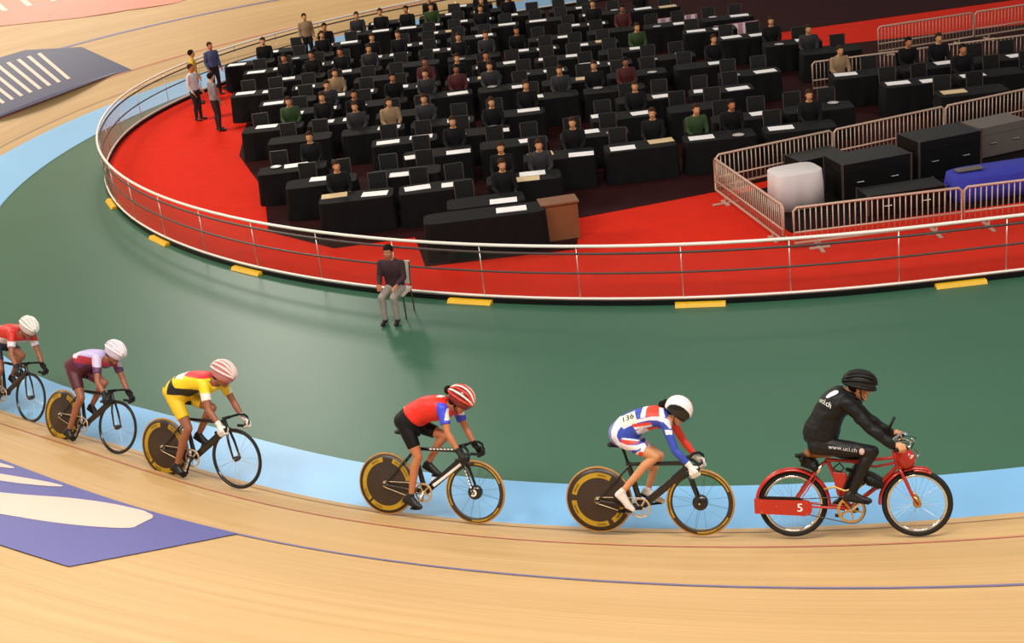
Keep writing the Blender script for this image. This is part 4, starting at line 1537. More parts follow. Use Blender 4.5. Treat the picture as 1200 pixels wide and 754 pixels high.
# engine behind the leg: finned cylinder and case
en = MB()
for k in range(7):
    en.caps(v(0.70 + 0.022 * k, 0.61 - 0.012 * k, -0.075), v(0.70 + 0.022 * k, 0.61 - 0.012 * k, 0.075), 0.006 + 0.048 * (0.55 + 0.45 * math.sin(0.4 + k * 0.4)), 0.006 + 0.048 * (0.55 + 0.45 * math.sin(0.4 + k * 0.4)), n=14)
en.box(v(0.78, 0.555), (0.13, 0.11, 0.085), M=Matrix.Rotation(0.3, 3, 'Y'))
obj('engine', en, M_black, mo, True)
for k in range(8):
    obj('cooling_fin', MB().box(v(0.69 + 0.021 * k, 0.60 - 0.009 * k), (0.006, 0.17, 0.11), M=Matrix.Rotation(0.42, 3, 'Y')), M_dkrail, mo)
ex = MB().tube([v(0.70, 0.56, -0.06), v(0.62, 0.50, -0.075), v(0.50, 0.48, -0.075), v(0.40, 0.52, -0.07), v(0.30, 0.50, -0.08)], 0.012, n=8)
obj('exhaust_pipe', ex, M_brass, mo, True)
cb = MB().tube([v(0.40, 0.70, -0.03), v(0.46, 0.75, -0.04), v(0.50, 0.70, -0.04), v(0.47, 0.665, -0.04), v(0.42, 0.67, -0.03)], 0.008, n=6, closed=True).caps(v(0.53, 0.68, -0.02), v(0.56, 0.67, -0.02), 0.02, 0.02)
obj('carburettor', cb, M_black, mo, True)
pd = crank_unit(mo, (0.558, 0, 0.284), 0.75, M_brass, M_chrome, L=0.16, rr=0.135, y=-0.06, ring_w=0.026)
chain_loop(mo, (0, 0, RW), 0.06, (0.558, 0, 0.284), 0.135, -0.06, M_dkrail)
# handlebar, levers, rod
hb = MB()
for s in (-1, 1):
    hb.tube([v(0.985, 0.90), v(0.97, 0.955, 0.06 * s), v(1.06, 1.0, 0.14 * s), v(1.13, 0.985, 0.20 * s), v(1.11, 0.955, 0.25 * s), v(1.03, 0.935, 0.27 * s), v(0.97, 0.925, 0.28 * s)], 0.012, n=8, ref=(0, 0, 1))
hbo = obj('handlebar', hb, M_chrome, mo, True)
for s in (-1, 1):
    obj('grip', MB().tube([v(1.09, 0.948, 0.255 * s), v(0.96, 0.923, 0.282 * s)], 0.017, n=9, ref=(0, 0, 1)), M_black, hbo, True)
    obj('brake_lever', MB().tube([v(1.15, 0.93, 0.21 * s), v(1.20, 0.885, 0.25 * s), v(1.17, 0.87, 0.30 * s)], 0.007, n=6, ref=(0, 0, 1)), M_chrome, hbo, True)
obj('stem', MB().tube([ht, v(0.982, 0.91)], 0.016, n=9), M_chrome, mo, True)
obj('antenna_rod', MB().tube([v(0.93, 0.96, 0.16), v(0.955, 1.06, 0.17), v(1.0, 1.15, 0.18)], [0.010, 0.013, 0.014], n=8), M_black, mo, True)
obj('cable', MB().tube([v(1.05, 0.96, -0.12), v(1.16, 0.93, -0.05), v(1.10, 0.86, 0.0), v(1.0, 0.8, 0.02)], 0.004, n=6, ref=(0, 0, 1)).tube([v(1.05, 0.99, 0.1), v(1.19, 0.97, 0.05), v(1.14, 0.86, 0.05)], 0.004, n=6, ref=(0, 0, 1)), M_black, mo, True)

MO = dict(
    torso=[((0.135, 0.98), (0.27, 0.85), 0.10), ((0.125, 1.02), (0.40, 0.90), 0.172), ((0.155, 1.12), (0.455, 1.045), 0.168), ((0.24, 1.27), (0.495, 1.17), 0.175),
           ((0.345, 1.42), (0.56, 1.28), 0.185), ((0.445, 1.485), (0.61, 1.375), 0.155), ((0.51, 1.50), (0.625, 1.43), 0.07)],
    arm_near=[(0.535, -0.185, 1.375), (0.76, -0.235, 1.125), (0.965, -0.262, 0.965)],
    arm_far=[(0.535, 0.185, 1.375), (0.76, 0.235, 1.125), (0.965, 0.262, 0.965)],
    grip_near=((1.028, -0.268, 0.936), (0.85, 0.4, 0.15), -1.0), grip_far=((1.028, 0.268, 0.936), (0.85, -0.4, 0.15), 1.0),
    leg_near=[(0.25, -0.10, 0.945), (0.775, -0.125, 0.882), (0.575, -0.125, 0.49), (0.505, -0.13, 0.42), (0.72, -0.13, 0.385)],
    leg_far=[(0.25, 0.10, 0.945), (0.71, 0.125, 0.74), (0.47, 0.125, 0.33), (0.39, 0.13, 0.275), (0.60, 0.13, 0.225)],
    neck=((0.545, 1.43), (0.64, 1.445)), head=(0.665, 1.485, 0.12))
p_mo = empty('person', M_mo)
tag(p_mo, 'man in black jacket, black tights and black padded helmet riding the red motor bicycle', 'person')
H = person_body(p_mo, MO, M_skin, 1.0)
jk = garment('jacket', p_mo, MO, stations=MO['torso'][2:] , sleeves=2.0, d=0.016, material=M_jacket, wr=0.012, k=1.0, voxel=0.008, wscale=11)
jl = MB()
torso_loft(jl, [((0.128, 1.035), (0.43, 0.965), 0.172), ((0.15, 1.12), (0.455, 1.045), 0.168), ((0.17, 1.16), (0.465, 1.085), 0.168)], 0.018)
obj('jacket_hem', remesh(jl, 0.009, 2), M_jacket, p_mo)
tg = garment('tights', p_mo, MO, stations=MO['torso'][:3], legs=1.0, fullleg=True, d=0.008, material=M_tights, wr=0.005, k=1.0)
shoes(p_mo, MO, M_blkshoe)
col = MB().tube([H @ Vector((-0.045 + 0.07 * math.cos(a), 0.075 * math.sin(a), -0.125 - 0.02 * math.cos(a))) for a in [2 * PI * i / 14 for i in range(14)]], 0.022, n=8, closed=True, ref=(0, 0, 1))
obj('collar', col, M_jacket, p_mo, True)
hc, hrr = (0.0, 0, 0.055), (0.158, 0.122, 0.118)
hl = helmet(p_mo, H, hc, hrr, lambda x: 0.012 - 0.02 * x, mat('black_leather', (20, 19, 21), 0.6, var=0.2, scale=30), None, 'black padded helmet')
for i in range(7):
    m_ = meridians(H, hc, hrr, -1.25 + 2.5 * i / 6, 0.02, 0.016, n=12, grow=0.98)
    if m_:
        obj('helmet_pad', m_, M_black, hl, True)
obj('helmet_brim', MB().tube([H @ Vector((0.15 * math.cos(a), 0.116 * math.sin(a), 0.022 - 0.02 * math.cos(a))) for a in [2 * PI * i / 24 for i in range(24)]], 0.018, n=8, closed=True, ref=(0, 0, 1)), M_black, hl, True)
st = MB()
for s in (-1, 1):
    st.tube([H @ Vector((0.012, 0.088 * s, 0.01)), H @ Vector((0.02, 0.074 * s, -0.07)), H @ Vector((0.05, 0.022 * s, -0.122))], 0.006, n=6)
obj('chin_strap', st, M_black, p_mo, True)
hr = MB().ell(H @ Vector((-0.05, 0, 0.0)), (0.058, 0.079, 0.06), H.to_3x3())
obj('hair', remesh(hr, 0.01, 2), M_hair, p_mo)
# prints on the jacket and the tights
ov = project(grid_mesh(0.135, 0.085, 24, 6, True), (0.415, -0.11, 1.44), (0.93, -0.05, 0.36), (-0.28, 0.55, 0.72), (-0.42, -0.62, 0.66), jk, 0.004)
obj('white_oval', ov, M_white, p_mo)
tm = project(text_mesh('uci.ch', 0.075), (0.345, -0.13, 1.368), (0.78, -0.30, -0.55), (0.42, 0.40, 0.80), (-0.30, -0.80, 0.50), jk, 0.005)
obj('lettering', tm, M_white, p_mo)
tm = project(text_mesh('www.uci.ch', 0.058), (0.49, -0.18, 0.925), (0.99, -0.03, -0.14), (0.12, 0.30, 0.94), (0.0, -0.90, 0.42), tg, 0.004)
obj('lettering', tm, mat('grey_white_print', (206, 200, 202), 0.6), p_mo)
rd = project(grid_mesh(0.05, 0.06, 16, 4, True), (0.668, -0.19, 0.90), (0.99, -0.03, -0.14), (0.12, 0.30, 0.94), (0.0, -0.90, 0.42), tg, 0.004)
obj('round_emblem', rd, mat('pink_white_print', (214, 176, 178), 0.6), p_mo)
# ------------------------------------------------------------------ infield: barriers
K = 0.85
HB, PITCHB = 0.70, 0.085
bar_me = MB().tube([(0, 0, 0.14), (0, 0, HB - 0.02)], 0.0095, n=6, ref=(1, 0, 0)).mesh('bar', True)
bar_me.materials.append(M_barrier)
def crowd_barrier(a, b, label, group=None):
    a, b = Vector((a[0], a[1], 0.008)), Vector((b[0], b[1], 0.008))
    d = b - a
    Lb = d.length
    root = empty('crowd_barrier', loc=(a + b) / 2, rz=math.atan2(d.y, d.x))
    tag(root, label, 'barrier', group)
    h = Lb / 2 - 0.02
    fr = MB().tube([(-h, 0, 0.13), (-h, 0, HB - 0.05), (-h + 0.05, 0, HB), (h - 0.05, 0, HB), (h, 0, HB - 0.05), (h, 0, 0.13)], 0.021, n=8, closed=True, ref=(0, 1, 0))
    obj('barrier_frame', fr, M_barrier, root, True)
    obj('lower_rail', MB().tube([(-h, 0, 0.30), (h, 0, 0.30)], 0.016, n=8, ref=(0, 0, 1)), M_barrier, root, True)
    n = int(2 * h / PITCHB)
    for i in range(1, n):
        o = obj('bar', bar_me, None, root)
        o.location = (-h + 2 * h * i / n, 0, 0)
    for x in (-h * 0.7, h * 0.7):
        obj('foot', MB().box((x, 0, 0.012), (0.32, 0.06, 0.02)).box((x, 0, 0.012), (0.06, 0.46, 0.018)).tube([(x, 0, 0.02), (x, 0, 0.14)], 0.018, n=8, ref=(1, 0, 0)), M_barrier, root)
    return root
def barrier_line(a, b, n, labels, group=None):
    a, b = Vector(a), Vector(b)
    out = []
    for i in range(n):
        p, q = a.lerp(b, i / n), a.lerp(b, (i + 1) / n)
        out.append(crowd_barrier(p, q, labels[i] if isinstance(labels, list) else labels, group))
    return out
front = barrier_line((4.45, 21.05), (9.75, 21.15), 2, ['pale metal crowd barrier just behind the fence handrail, beside the white table', 'pale metal crowd barrier just behind the fence handrail, carrying a small yellow plate'])
crowd_barrier((3.80, 24.25), (4.35, 21.2), 'short crowd barrier closing the end of the enclosure beside the open red carpet')
barrier_line((3.85, 24.4), (10.6, 26.6), 3, ['pale crowd barrier behind the black equipment cases, at the left end of that line', 'pale crowd barrier behind the tall black equipment case, in the middle of that line', 'pale crowd barrier behind the grey equipment case, at the right end of that line'], 'barriers along the back of the enclosure')
barrier_line((7.0, 30.6), (12.5, 30.9), 2, ['left crowd barrier of the pair among the far black tables', 'right crowd barrier of the pair among the far black tables'], 'barriers across the far infield')
barrier_line((9.2, 33.4), (14.0, 34.2), 2, ['left crowd barrier of the farthest pair, before the open red carpet strip', 'right crowd barrier of the farthest pair, before the open red carpet strip'], 'barriers in the farther row')
yl = obj('yellow_plate', MB().box((0.93, -0.03, 0.56), (0.30, 0.012, 0.10)), M_yellow, front[1])

# ------------------------------------------------------------------ infield: equipment in the enclosure
def case(name, loc, size, rz, material, label, cat, lidc=None):
    r = empty(name, loc=(loc[0], loc[1], 0.008), rz=rz)
    tag(r, label, cat)
    x, y, z = size
    obj('body', MB().box((0, 0, z * 0.36 + 0.03), (x, y, z * 0.72)), material, r)
    obj('lid', MB().box((0, 0, z * 0.86 + 0.03), (x * 1.01, y * 1.01, z * 0.26)), lidc or material, r)
    e = MB()
    for sx in (-1, 1):
        for sy in (-1, 1):
            e.box((sx * x * 0.5, sy * y * 0.5, z / 2 + 0.03), (0.03, 0.03, z))
    obj('corner_edging', e, M_dkrail, r)['kind'] = 'stuff'
    for sx in (-1, 1):
        obj('handle', MB().tube([(sx * x * 0.25 - 0.06, -y / 2 - 0.005, z * 0.5), (sx * x * 0.25 - 0.06, -y / 2 - 0.03, z * 0.5), (sx * x * 0.25 + 0.06, -y / 2 - 0.03, z * 0.5), (sx * x * 0.25 + 0.06, -y / 2 - 0.005, z * 0.5)], 0.008, n=6), M_steel, r)
        for sy in (-1, 1):
            obj('castor', MB().caps((sx * x * 0.4, sy * y * 0.4 - 0.012, 0.03), (sx * x * 0.4, sy * y * 0.4 + 0.012, 0.03), 0.026, 0.026, n=10), M_rubber, r)
    return r
case('equipment_case', (6.3, 23.6), (1.25, 0.7, 0.62), 0.2, M_black, 'black equipment case nearest the white table', 'case')
case('equipment_case', (7.7, 24.15), (1.2, 0.7, 0.70), 0.25, M_black, 'tall black equipment case in the middle of the enclosure', 'case')
case('equipment_case', (8.95, 25.0), (0.95, 0.6, 0.55), 0.3, M_greycase, 'grey equipment case with worn lid near the back barrier line', 'case')
case('equipment_case', (5.6, 24.4), (0.9, 0.55, 0.5), 0.3, M_black, 'small black equipment case close to the back barrier line', 'case')
case('equipment_case', (6.55, 22.5), (1.3, 0.5, 0.34), 0.1, M_black, 'long low black equipment case behind the front barriers', 'case')
# white draped table
t = empty('draped_table', loc=(4.98, 23.25, 0.008), rz=0.2)
tag(t, 'small table under a white cloth in the corner of the barrier enclosure', 'table')
R = []
for z, g in ((0.64, 0.97), (0.63, 1.0), (0.4, 1.02), (0.02, 1.05)):
    ring = []
    for j in range(48):
        a = 2 * PI * j / 48
        c, sn = math.cos(a), math.sin(a)
        k = 1 / max(abs(c) ** 4 + abs(sn) ** 4, 1e-6) ** 0.25
        f = 1 + (0.03 * math.sin(9 * a) if z < 0.5 else 0)
        ring.append((0.42 * c * k * g * f, 0.32 * sn * k * g * f, z))
    R.append(ring)
obj('cloth', MB().rings(R[::-1]), mat('white_cloth', (214, 206, 208), 0.8, var=0.05), t, True)
# blue sheet over a bench on the right
t = empty('covered_bench', loc=(8.55, 22.75, 0.008), rz=0.1)
tag(t, 'long bench under a blue cloth behind the right front barrier', 'bench')
cloth = MB()
R = []
for z, g in ((0.42, 0.97), (0.41, 1.0), (0.2, 1.02), (0.02, 1.05)):
    ring = []
    for j in range(64):
        a = 2 * PI * j / 64
        c, sn = math.cos(a), math.sin(a)
        k = 1 / max(abs(c) ** 5 + abs(sn) ** 5, 1e-6) ** 0.2
        f = 1 + (0.02 * math.sin(15 * a) if z < 0.3 else 0)
        ring.append((1.15 * c * k * g * f, 0.36 * sn * k * g * f, z))
    R.append(ring)
obj('cloth', cloth.rings(R[::-1]), M_bluecloth, t, True)
bx = empty('cloth_roll', loc=(7.75, 22.75, 0.43), rz=0.1)
tag(bx, 'grey folded sheet lying on the end of the blue bench', 'sheet')
obj('sheet', MB().caps((-0.2, 0, 0.03), (0.2, 0, 0.03), 0.03, 0.03, sy=3, ref=(0, 1, 0)), M_greycase, bx, True)

# ------------------------------------------------------------------ infield: figures
SKINS = [M_skin, M_skin2, M_skin3]
def seated_pose(lean_=0.0, k=1.0):
    lx = lambda x, z: (x + lean_ * (z - 0.5), z)
    return dict(
        torso=[(lx(-0.09, 0.52), lx(0.07, 0.44), 0.13), (lx(-0.125, 0.58), lx(0.10, 0.56), 0.165), (lx(-0.12, 0.74), lx(0.10, 0.72), 0.155), (lx(-0.12, 0.90), lx(0.12, 0.88), 0.175), (lx(-0.09, 1.03), lx(0.09, 1.0), 0.165), (lx(-0.05, 1.09), lx(0.05, 1.07), 0.07)],
        leg_near=[(0, -0.09, 0.52), (0.42, -0.11, 0.50), (0.40, -0.11, 0.09), (0.33, -0.11, 0.035), (0.53, -0.12, 0.03)],
        leg_far=[(0, 0.09, 0.52), (0.42, 0.11, 0.50), (0.38, 0.11, 0.09), (0.31, 0.11, 0.035), (0.51, 0.12, 0.03)],
        arm_near=[lx(0, 1.0)[:1] + (-0.19,) + lx(0, 1.0)[1:], (0.08 + lean_ * .3, -0.23, 0.76), (0.30, -0.16, 0.69)],
        arm_far=[lx(0, 1.0)[:1] + (0.19,) + lx(0, 1.0)[1:], (0.08 + lean_ * .3, 0.23, 0.76), (0.30, 0.16, 0.69)],
        neck=(lx(0, 1.07), lx(0.02, 1.17)), head=lx(0.03, 1.23) + (0.15,))
def standing_pose():
    return dict(
        torso=[((-0.06, 0.86), (0.06, 0.84), 0.10), ((-0.12, 0.94), (0.10, 0.92), 0.165), ((-0.10, 1.10), (0.10, 1.10), 0.15), ((-0.115, 1.26), (0.12, 1.26), 0.175), ((-0.09, 1.40), (0.09, 1.38), 0.165), ((-0.05, 1.46), (0.05, 1.45), 0.07)],
        leg_near=[(0, -0.09, 0.90), (0.03, -0.10, 0.48), (-0.02, -0.11, 0.09), (-0.08, -0.11, 0.035), (0.13, -0.13, 0.03)],
        leg_far=[(0, 0.09, 0.90), (0.03, 0.10, 0.48), (0.0, 0.11, 0.09), (-0.06, 0.11, 0.035), (0.15, 0.13, 0.03)],
        arm_near=[(0, -0.19, 1.37), (-0.02, -0.24, 1.10), (0.10, -0.22, 0.88)],
        arm_far=[(0, 0.19, 1.37), (-0.02, 0.24, 1.10), (0.10, 0.22, 0.88)],
        neck=((0, 1.44), (0.02, 1.54)), head=(0.03, 1.60, 0.05))
def figure(P, shirt, trousers, skin, vox=0.017, hairm=None):
    """a spectator's parts, unlinked from any one place: list of objects under a root at the origin"""
    root = empty('person', loc=(0, 0, 0))
    mb = MB()
    torso_loft(mb, P['torso'], -0.004, n=14, sub=2)
    for sd in ('near', 'far'):
        a, l = P['arm_' + sd], P['leg_' + sd]
        arm(mb, a[0], a[1], a[2])
        leg(mb, l[0], l[1], l[2])
    n0, n1 = P['neck']
    mb.caps((n0[0], 0, n0[1]), (n1[0], 0, n1[1]), 0.06, 0.053)
    H = head_frame((P['head'][0], 0, P['head'][1]), P['head'][2])
    head(mb, H)
    parts = []
    me = remesh(mb, vox, 2)
    parts.append(obj('body', me, skin, root))
    for sd, s in (('near', -1), ('far', 1)):
        hm = MB()
        a = P['arm_' + sd]
        d = (Vector(a[2]) - Vector(a[1])).normalized()
        relaxed_hand(hm, a[2], d + Vector((0.2, 0, 0)), (0, -s * 0.3, 1), -s)
        parts.append(obj('hand', hm, skin, root, True))
    sh = MB()
    torso_loft(sh, P['torso'][1:], 0.014, n=14, sub=2)
    for sd in ('near', 'far'):
        a = P['arm_' + sd]
        arm(sh, a[0], a[1], lerp(a[1], a[2], 0.93), 1.0, 0.012)
        sh.caps(a[0], (P['neck'][0][0], 0, P['neck'][0][1] - 0.06), 0.06, 0.07)
    parts.append(obj('shirt', remesh(sh, vox, 2), shirt, root))
    tr = MB()
    torso_loft(tr, P['torso'][:3], 0.008, n=14, sub=2)
    for sd in ('near', 'far'):
        l = P['leg_' + sd]
        leg(tr, l[0], l[1], l[2], 1.0, 0.012)
    parts.append(obj('trousers', remesh(tr, vox, 2), trousers, root))
    for sd in ('near', 'far'):
        sm = MB()
        l = P['leg_' + sd]
        foot(sm, l[2], l[3], l[4], 0.006)
        parts.append(obj('shoe', remesh(sm, vox, 1), M_blkshoe, root))
    hr = MB()
    V, F = shell((-0.018, 0, 0.03), (0.106, 0.088, 0.1), H, lambda x: 0.072 if x > 0.055 else (-0.065 if x < -0.03 else -0.065 + 0.137 * (x + 0.03) / 0.085), n=28, m=18)
    hr.add([H @ v for v in V], F)
    parts.append(obj('hair', hr, hairm or M_hair, root, True))
    return root, parts

M_shirts = {'black': mat('black_shirt', (16, 15, 18), 0.8, var=0.2, scale=9, spec=0.2), 'charcoal': mat('charcoal_shirt', (40, 38, 44), 0.8, var=0.15, scale=9),
            'maroon': mat('maroon_shirt', (70, 14, 20), 0.8, var=0.15, scale=9), 'white': mat('white_shirt', (206, 200, 204), 0.8, var=0.06, scale=9),
            'tan': mat('tan_shirt', (150, 122, 92), 0.8, var=0.1, scale=9), 'green': mat('green_shirt', (44, 66, 30), 0.8, var=0.1, scale=9),
            'yellow': mat('yellow_shirt', (206, 170, 60), 0.8, var=0.1, scale=9), 'grey': mat('grey_shirt', (126, 122, 128), 0.8, var=0.1, scale=9), 'blue': mat('blue_shirt', (66, 76, 120), 0.8, var=0.1, scale=9)}
M_trs = mat('dark_trousers', (20, 19, 24), 0.8, var=0.2, scale=9)
M_trg = mat('pale_grey_trousers', (150, 142, 134), 0.8, var=0.1, scale=9)
M_hairb = mat('brown_hair', (56, 34, 20), 0.8, var=0.2, scale=40, spec=0.15)

# ------------------------------------------------------------------ infield: black tables, chairs, white sheets
TH = 0.735 * K
def black_table(x, y, rz, w=1.35):
    r = empty('dining_table', loc=(x, y, 0.008), rz=rz)
    tag(r, 'rectangular table under a floor-length black cloth in the dark rows of the infield', 'table', 'black clothed tables in rows')
    return r
tab_mb = MB()
R = []
for z, g, wv in ((TH, 0.985, 0), (TH - 0.012, 1.0, 0), (TH * 0.6, 1.01, 0.012), (0.015, 1.03, 0.03)):
    ring = []
    for j in range(56):
        a = 2 * PI * j / 56
        c, sn = math.cos(a), math.sin(a)
        k = 1 / max(abs(c) ** 8 + abs(sn) ** 8, 1e-6) ** 0.125
        ring.append((0.66 * c * k * g * (1 + wv * math.sin(14 * a)), 0.31 * sn * k * g * (1 + 2 * wv * math.sin(14 * a)), z))
    R.append(ring)
tab_me = tab_mb.rings(R[::-1]).mesh('tablecloth', False)
tab_me.materials.append(M_blkcloth)
# chair prototype parts
ch = {}
ch['seat'] = MB().box((0, 0, 0.45 * K), (0.42 * K, 0.42 * K, 0.045 * K))
R = []
for i in range(5):
    z = (0.50 + 0.42 * i / 4) * K
    b = -0.21 * K - 0.05 * K * i / 4
    R.append([Vector((b - 0.015 + (0.02 if (j % 4) in (1, 2) else 0), yy, z)) for j, yy in enumerate((-0.2 * K, -0.2 * K, 0.2 * K, 0.2 * K))])
R = [[Vector((b0 - 0.03, -0.2 * K, z)), Vector((b0, -0.2 * K, z)), Vector((b0, 0.2 * K, z)), Vector((b0 - 0.03, 0.2 * K, z))] for b0, z in ((-0.19 * K, 0.52 * K), (-0.215 * K, 0.70 * K), (-0.25 * K, 0.92 * K))]
ch['backrest'] = MB().rings(R)
chair_me = {k: m.mesh(k) for k, m in ch.items()}
for m in chair_me.values():
    m.materials.append(M_black)
leg_me = {}
for sx in (-1, 1):
    for sy in (-1, 1):
        m = MB().tube([(0.19 * K * sx - (0.03 * K if sx < 0 else 0), 0.19 * K * sy, 0), (0.19 * K * sx, 0.19 * K * sy, 0.44 * K)] + ([(-0.25 * K, 0.2 * K * sy, 0.9 * K)] if sx < 0 else []), 0.012, n=6, ref=(0, 1, 0)).mesh('leg')
        m.materials.append(M_dkrail)
        leg_me[(sx, sy)] = m
def chair(x, y, rz, label, group, white=False):
    r = empty('dining_chair', loc=(x, y, 0.008), rz=rz)
    tag(r, label, 'chair', group)
    for k in ('seat', 'backrest'):
        obj(k, chair_me[k] if not white else wchair_me[k], None, r)
    for k in leg_me:
        obj('leg', leg_me[k], None, r)
    return r
wchair_me = {k: m.copy() for k, m in chair_me.items()}
for m in wchair_me.values():
    m.materials[0] = mat('pale_chair_plastic', (206, 198, 186), 0.5)
sheet_me = MB().box((0, 0, 0.003), (0.46, 0.27, 0.006)).mesh('menu_sheet')
sheet_me.materials.append(M_paper)
sheetc_me = MB().box((0, 0, 0.004), (0.46, 0.27, 0.008)).mesh('menu_sheet')
sheetc_me.materials.append(M_cream)
plate_me = MB().rings([[(r * math.cos(2 * PI * j / 16), r * math.sin(2 * PI * j / 16), z) for j in range(16)] for r, z in ((0.05, 0.0), (0.085, 0.010), (0.11, 0.016), (0.112, 0.02), (0.08, 0.012), (0.02, 0.008))]).mesh('plate', True)
plate_me.materials.append(mat('grey_white_china', (178, 172, 176), 0.3))

BLK = [(-5.9, 35.6), (-6.9, 38.2), (-5.2, 41.6), (-2.6, 43.4), (2.2, 43.6), (4.6, 40.2), (6.4, 37.0), (7.9, 33.6), (8.6, 31.3), (12.6, 30.0), (11.6, 27.4), (7.2, 26.0), (3.4, 24.9), (1.3, 24.2), (0.6, 23.15), (-0.9, 23.3), (-1.5, 24.6), (-2.9, 24.3), (-4.0, 25.6), (-4.3, 28.0), (-5.2, 30.6)]
SHEETS = [(0.09, 23.37), (0.81, 23.84), (0.66, 24.86), (-0.31, 26.37), (1.82, 25.44), (-0.51, 27.33), (0.82, 27.92), (1.86, 27.43), (2.12, 28.57), (3.06, 28.25), (2.47, 33.52), (3.12, 26.01), (-1.69, 25.73), (-2.25, 25.46), (-1.41, 25.9), (0.88, 26.46), (0.54, 24.47), (-5.97, 31.7), (-3.79, 28.27), (-3.78, 27.63), (-1.86, 26.56), (-1.73, 25.8), (-3.19, 26.12), (-2.2, 25.49), (-3.02, 25.01), (-3.47, 24.82), (-4.77, 31.05)]
CREAM = {15, 16, 24, 11}
rnd = random.Random(11)
tables = []
ROWOF = {}
FPA = np.array(FP)
BARS = [((3.85, 24.4), (10.6, 26.6)), ((3.8, 24.25), (4.35, 21.2)), ((7.0, 30.6), (12.5, 30.9)), ((9.2, 33.4), (14.0, 34.2)), ((4.6, 38.2), (5.8, 38.2)), ((5.9, 36.4), (7.1, 36.4))]
def clear(x, y, dx, dy):
    """room for a footprint of half sizes dx, dy clear of fence and barriers"""
    if np.any((np.abs(FPA[:, 0] - x) < dx + 0.12) & (np.abs(FPA[:, 1] - y) < dy + 0.12)):
        return False
    for (a, b), (c, d) in BARS:
        for t in np.linspace(0, 1, 60):
            if abs(a + (c - a) * t - x) < dx + 0.2 and abs(b + (d - b) * t - y) < dy + 0.2:
                return False
    return inpoly(np.array([[x, y]]), FP)[0]
ORD = 'first second third fourth fifth sixth seventh eighth ninth tenth eleventh twelfth thirteenth fourteenth fifteenth sixteenth seventeenth eighteenth nineteenth'.split()
def place_table(x, y, rz):
    if not clear(x, y, 0.68, 0.34):
        return False
    for (a, b, c) in tables:
        if abs(a - x) < 1.40 and abs(b - y) < 1.12:
            return False
    r = black_table(x, y, rz)
    obj('tablecloth', tab_me, None, r)
    tables.append((x, y, rz))
    ROWOF[(x, y, rz)] = [row, r]
    return True
y = 23.55
row = 0
while y < 43.6:
    xs = sorted([(-13 + (y - 15) * 0, 0)])
    x = -7.5 + (0.65 if row % 2 else 0.0)
    while x < 13:
        if inpoly(np.array([[x, y]]), BLK)[0] and inpoly(np.array([[x, y - 0.25]]), BLK)[0]:
            place_table(x + rnd.uniform(-0.08, 0.08), y + rnd.uniform(-0.05, 0.05), rnd.uniform(-0.04, 0.04))
        x += 1.46
    y += 1.18 if y < 30 else 1.28
    row += 1
rows_used = sorted({v_[0] for v_ in ROWOF.values()})
WHERE = {}
for ri, rr_ in enumerate(rows_used):
    line = sorted([t for t in tables if ROWOF[t][0] == rr_])
    for k_, t in enumerate(line):
        WHERE[t] = '%s table from the left, %s row from the fence' % (ORD[k_], ORD[ri])
        ROWOF[t][1]['label'] = 'black clothed ' + WHERE[t]
# white sheets on the tables: the ones the photo shows plainly, then others at table places
spots = []
SIDES = set()
def put_sheet(x, y, cream=False, rz=0.0):
    best = min(tables, key=lambda t: max(abs(t[0] - x) - 0.4, 0) ** 2 + 2 * (t[1] - y) ** 2)
    px = min(max(x, best[0] - 0.40), best[0] + 0.40)
    py = min(max(y, best[1] - 0.15), best[1] + 0.15)
    for a, b in spots:
        if abs(a - px) < 0.48 and abs(b - py) < 0.29:
            return
    side = 'left' if px < best[0] - 0.06 else ('right' if px > best[0] + 0.06 else 'middle')
    if (side, best) in SIDES:
        return
    SIDES.add((side, best))
    spots.append((px, py))
    o = obj('menu_sheet', sheetc_me if cream else sheet_me, None)
    o.location = (px, py, TH + 0.009)
    o.rotation_euler = (0, 0, rz)
    if cream:
        tag(o, 'cream sheet on %s part of %s' % (side, WHERE[best]), 'paper', 'cream sheets on the black tables')
    else:
        tag(o, 'white sheet on %s part of %s' % (side, WHERE[best]), 'paper', 'white sheets on the black tables')
for i, (x, y) in enumerate(SHEETS):
    put_sheet(x, y, i in CREAM, rnd.uniform(-0.1, 0.1))
for (x, y, a) in tables:
    for dx in (-0.33, 0.33):
        if rnd.random() < (0.42 if y < 32 else 0.6):
            put_sheet(x + dx, y + rnd.uniform(-0.1, 0.1), rnd.random() < 0.12, rnd.uniform(-0.1, 0.1))
for (x, y, a) in tables:
    for dx in (-0.33, 0.33):
        px, py = x + dx, y + rnd.choice((-0.16, 0.16))
        if all(abs(p - px) > 0.36 or abs(q - py) > 0.28 for p, q in spots) and rnd.random() < 0.4:
            o = obj('plate', plate_me, None)
            o.location = (px, py, TH + 0.008)
            tag(o, 'grey plate on %s part of %s' % ('left' if dx < 0 else 'right', WHERE[(x, y, a)]), 'plate', 'plates on the black tables')
# chairs and seated guests
seats = []
for (x, y, a) in tables:
    for dx in (-0.34, 0.34):
        if clear(x + dx, y + 0.60, 0.27, 0.30):
            seats.append((x + dx, y + 0.60, -PI / 2, ('left' if dx < 0 else 'right', WHERE[(x, y, a)])))
protos = []
defs = [('black', M_trs, 0), ('black', M_trs, 1), ('charcoal', M_trs, 0), ('maroon', M_trs, 2), ('tan', M_trs, 0), ('white', M_trs, 1), ('green', M_trs, 0)]
for i, (c, tmn, sk) in enumerate(defs):
    root, parts = figure(seated_pose([0.0, 0.12, 0.2, 0.05, 0.15, 0.1, 0.18][i]), M_shirts[c], tmn, SKINS[sk], 0.02, M_hair if i % 2 else M_hairb)
    root.scale = (K, K, K)
    protos.append((c, root, parts, []))
rnd.shuffle(seats)
cw = [0.36, 0.2, 0.16, 0.1, 0.08, 0.05, 0.05]
npl = 0
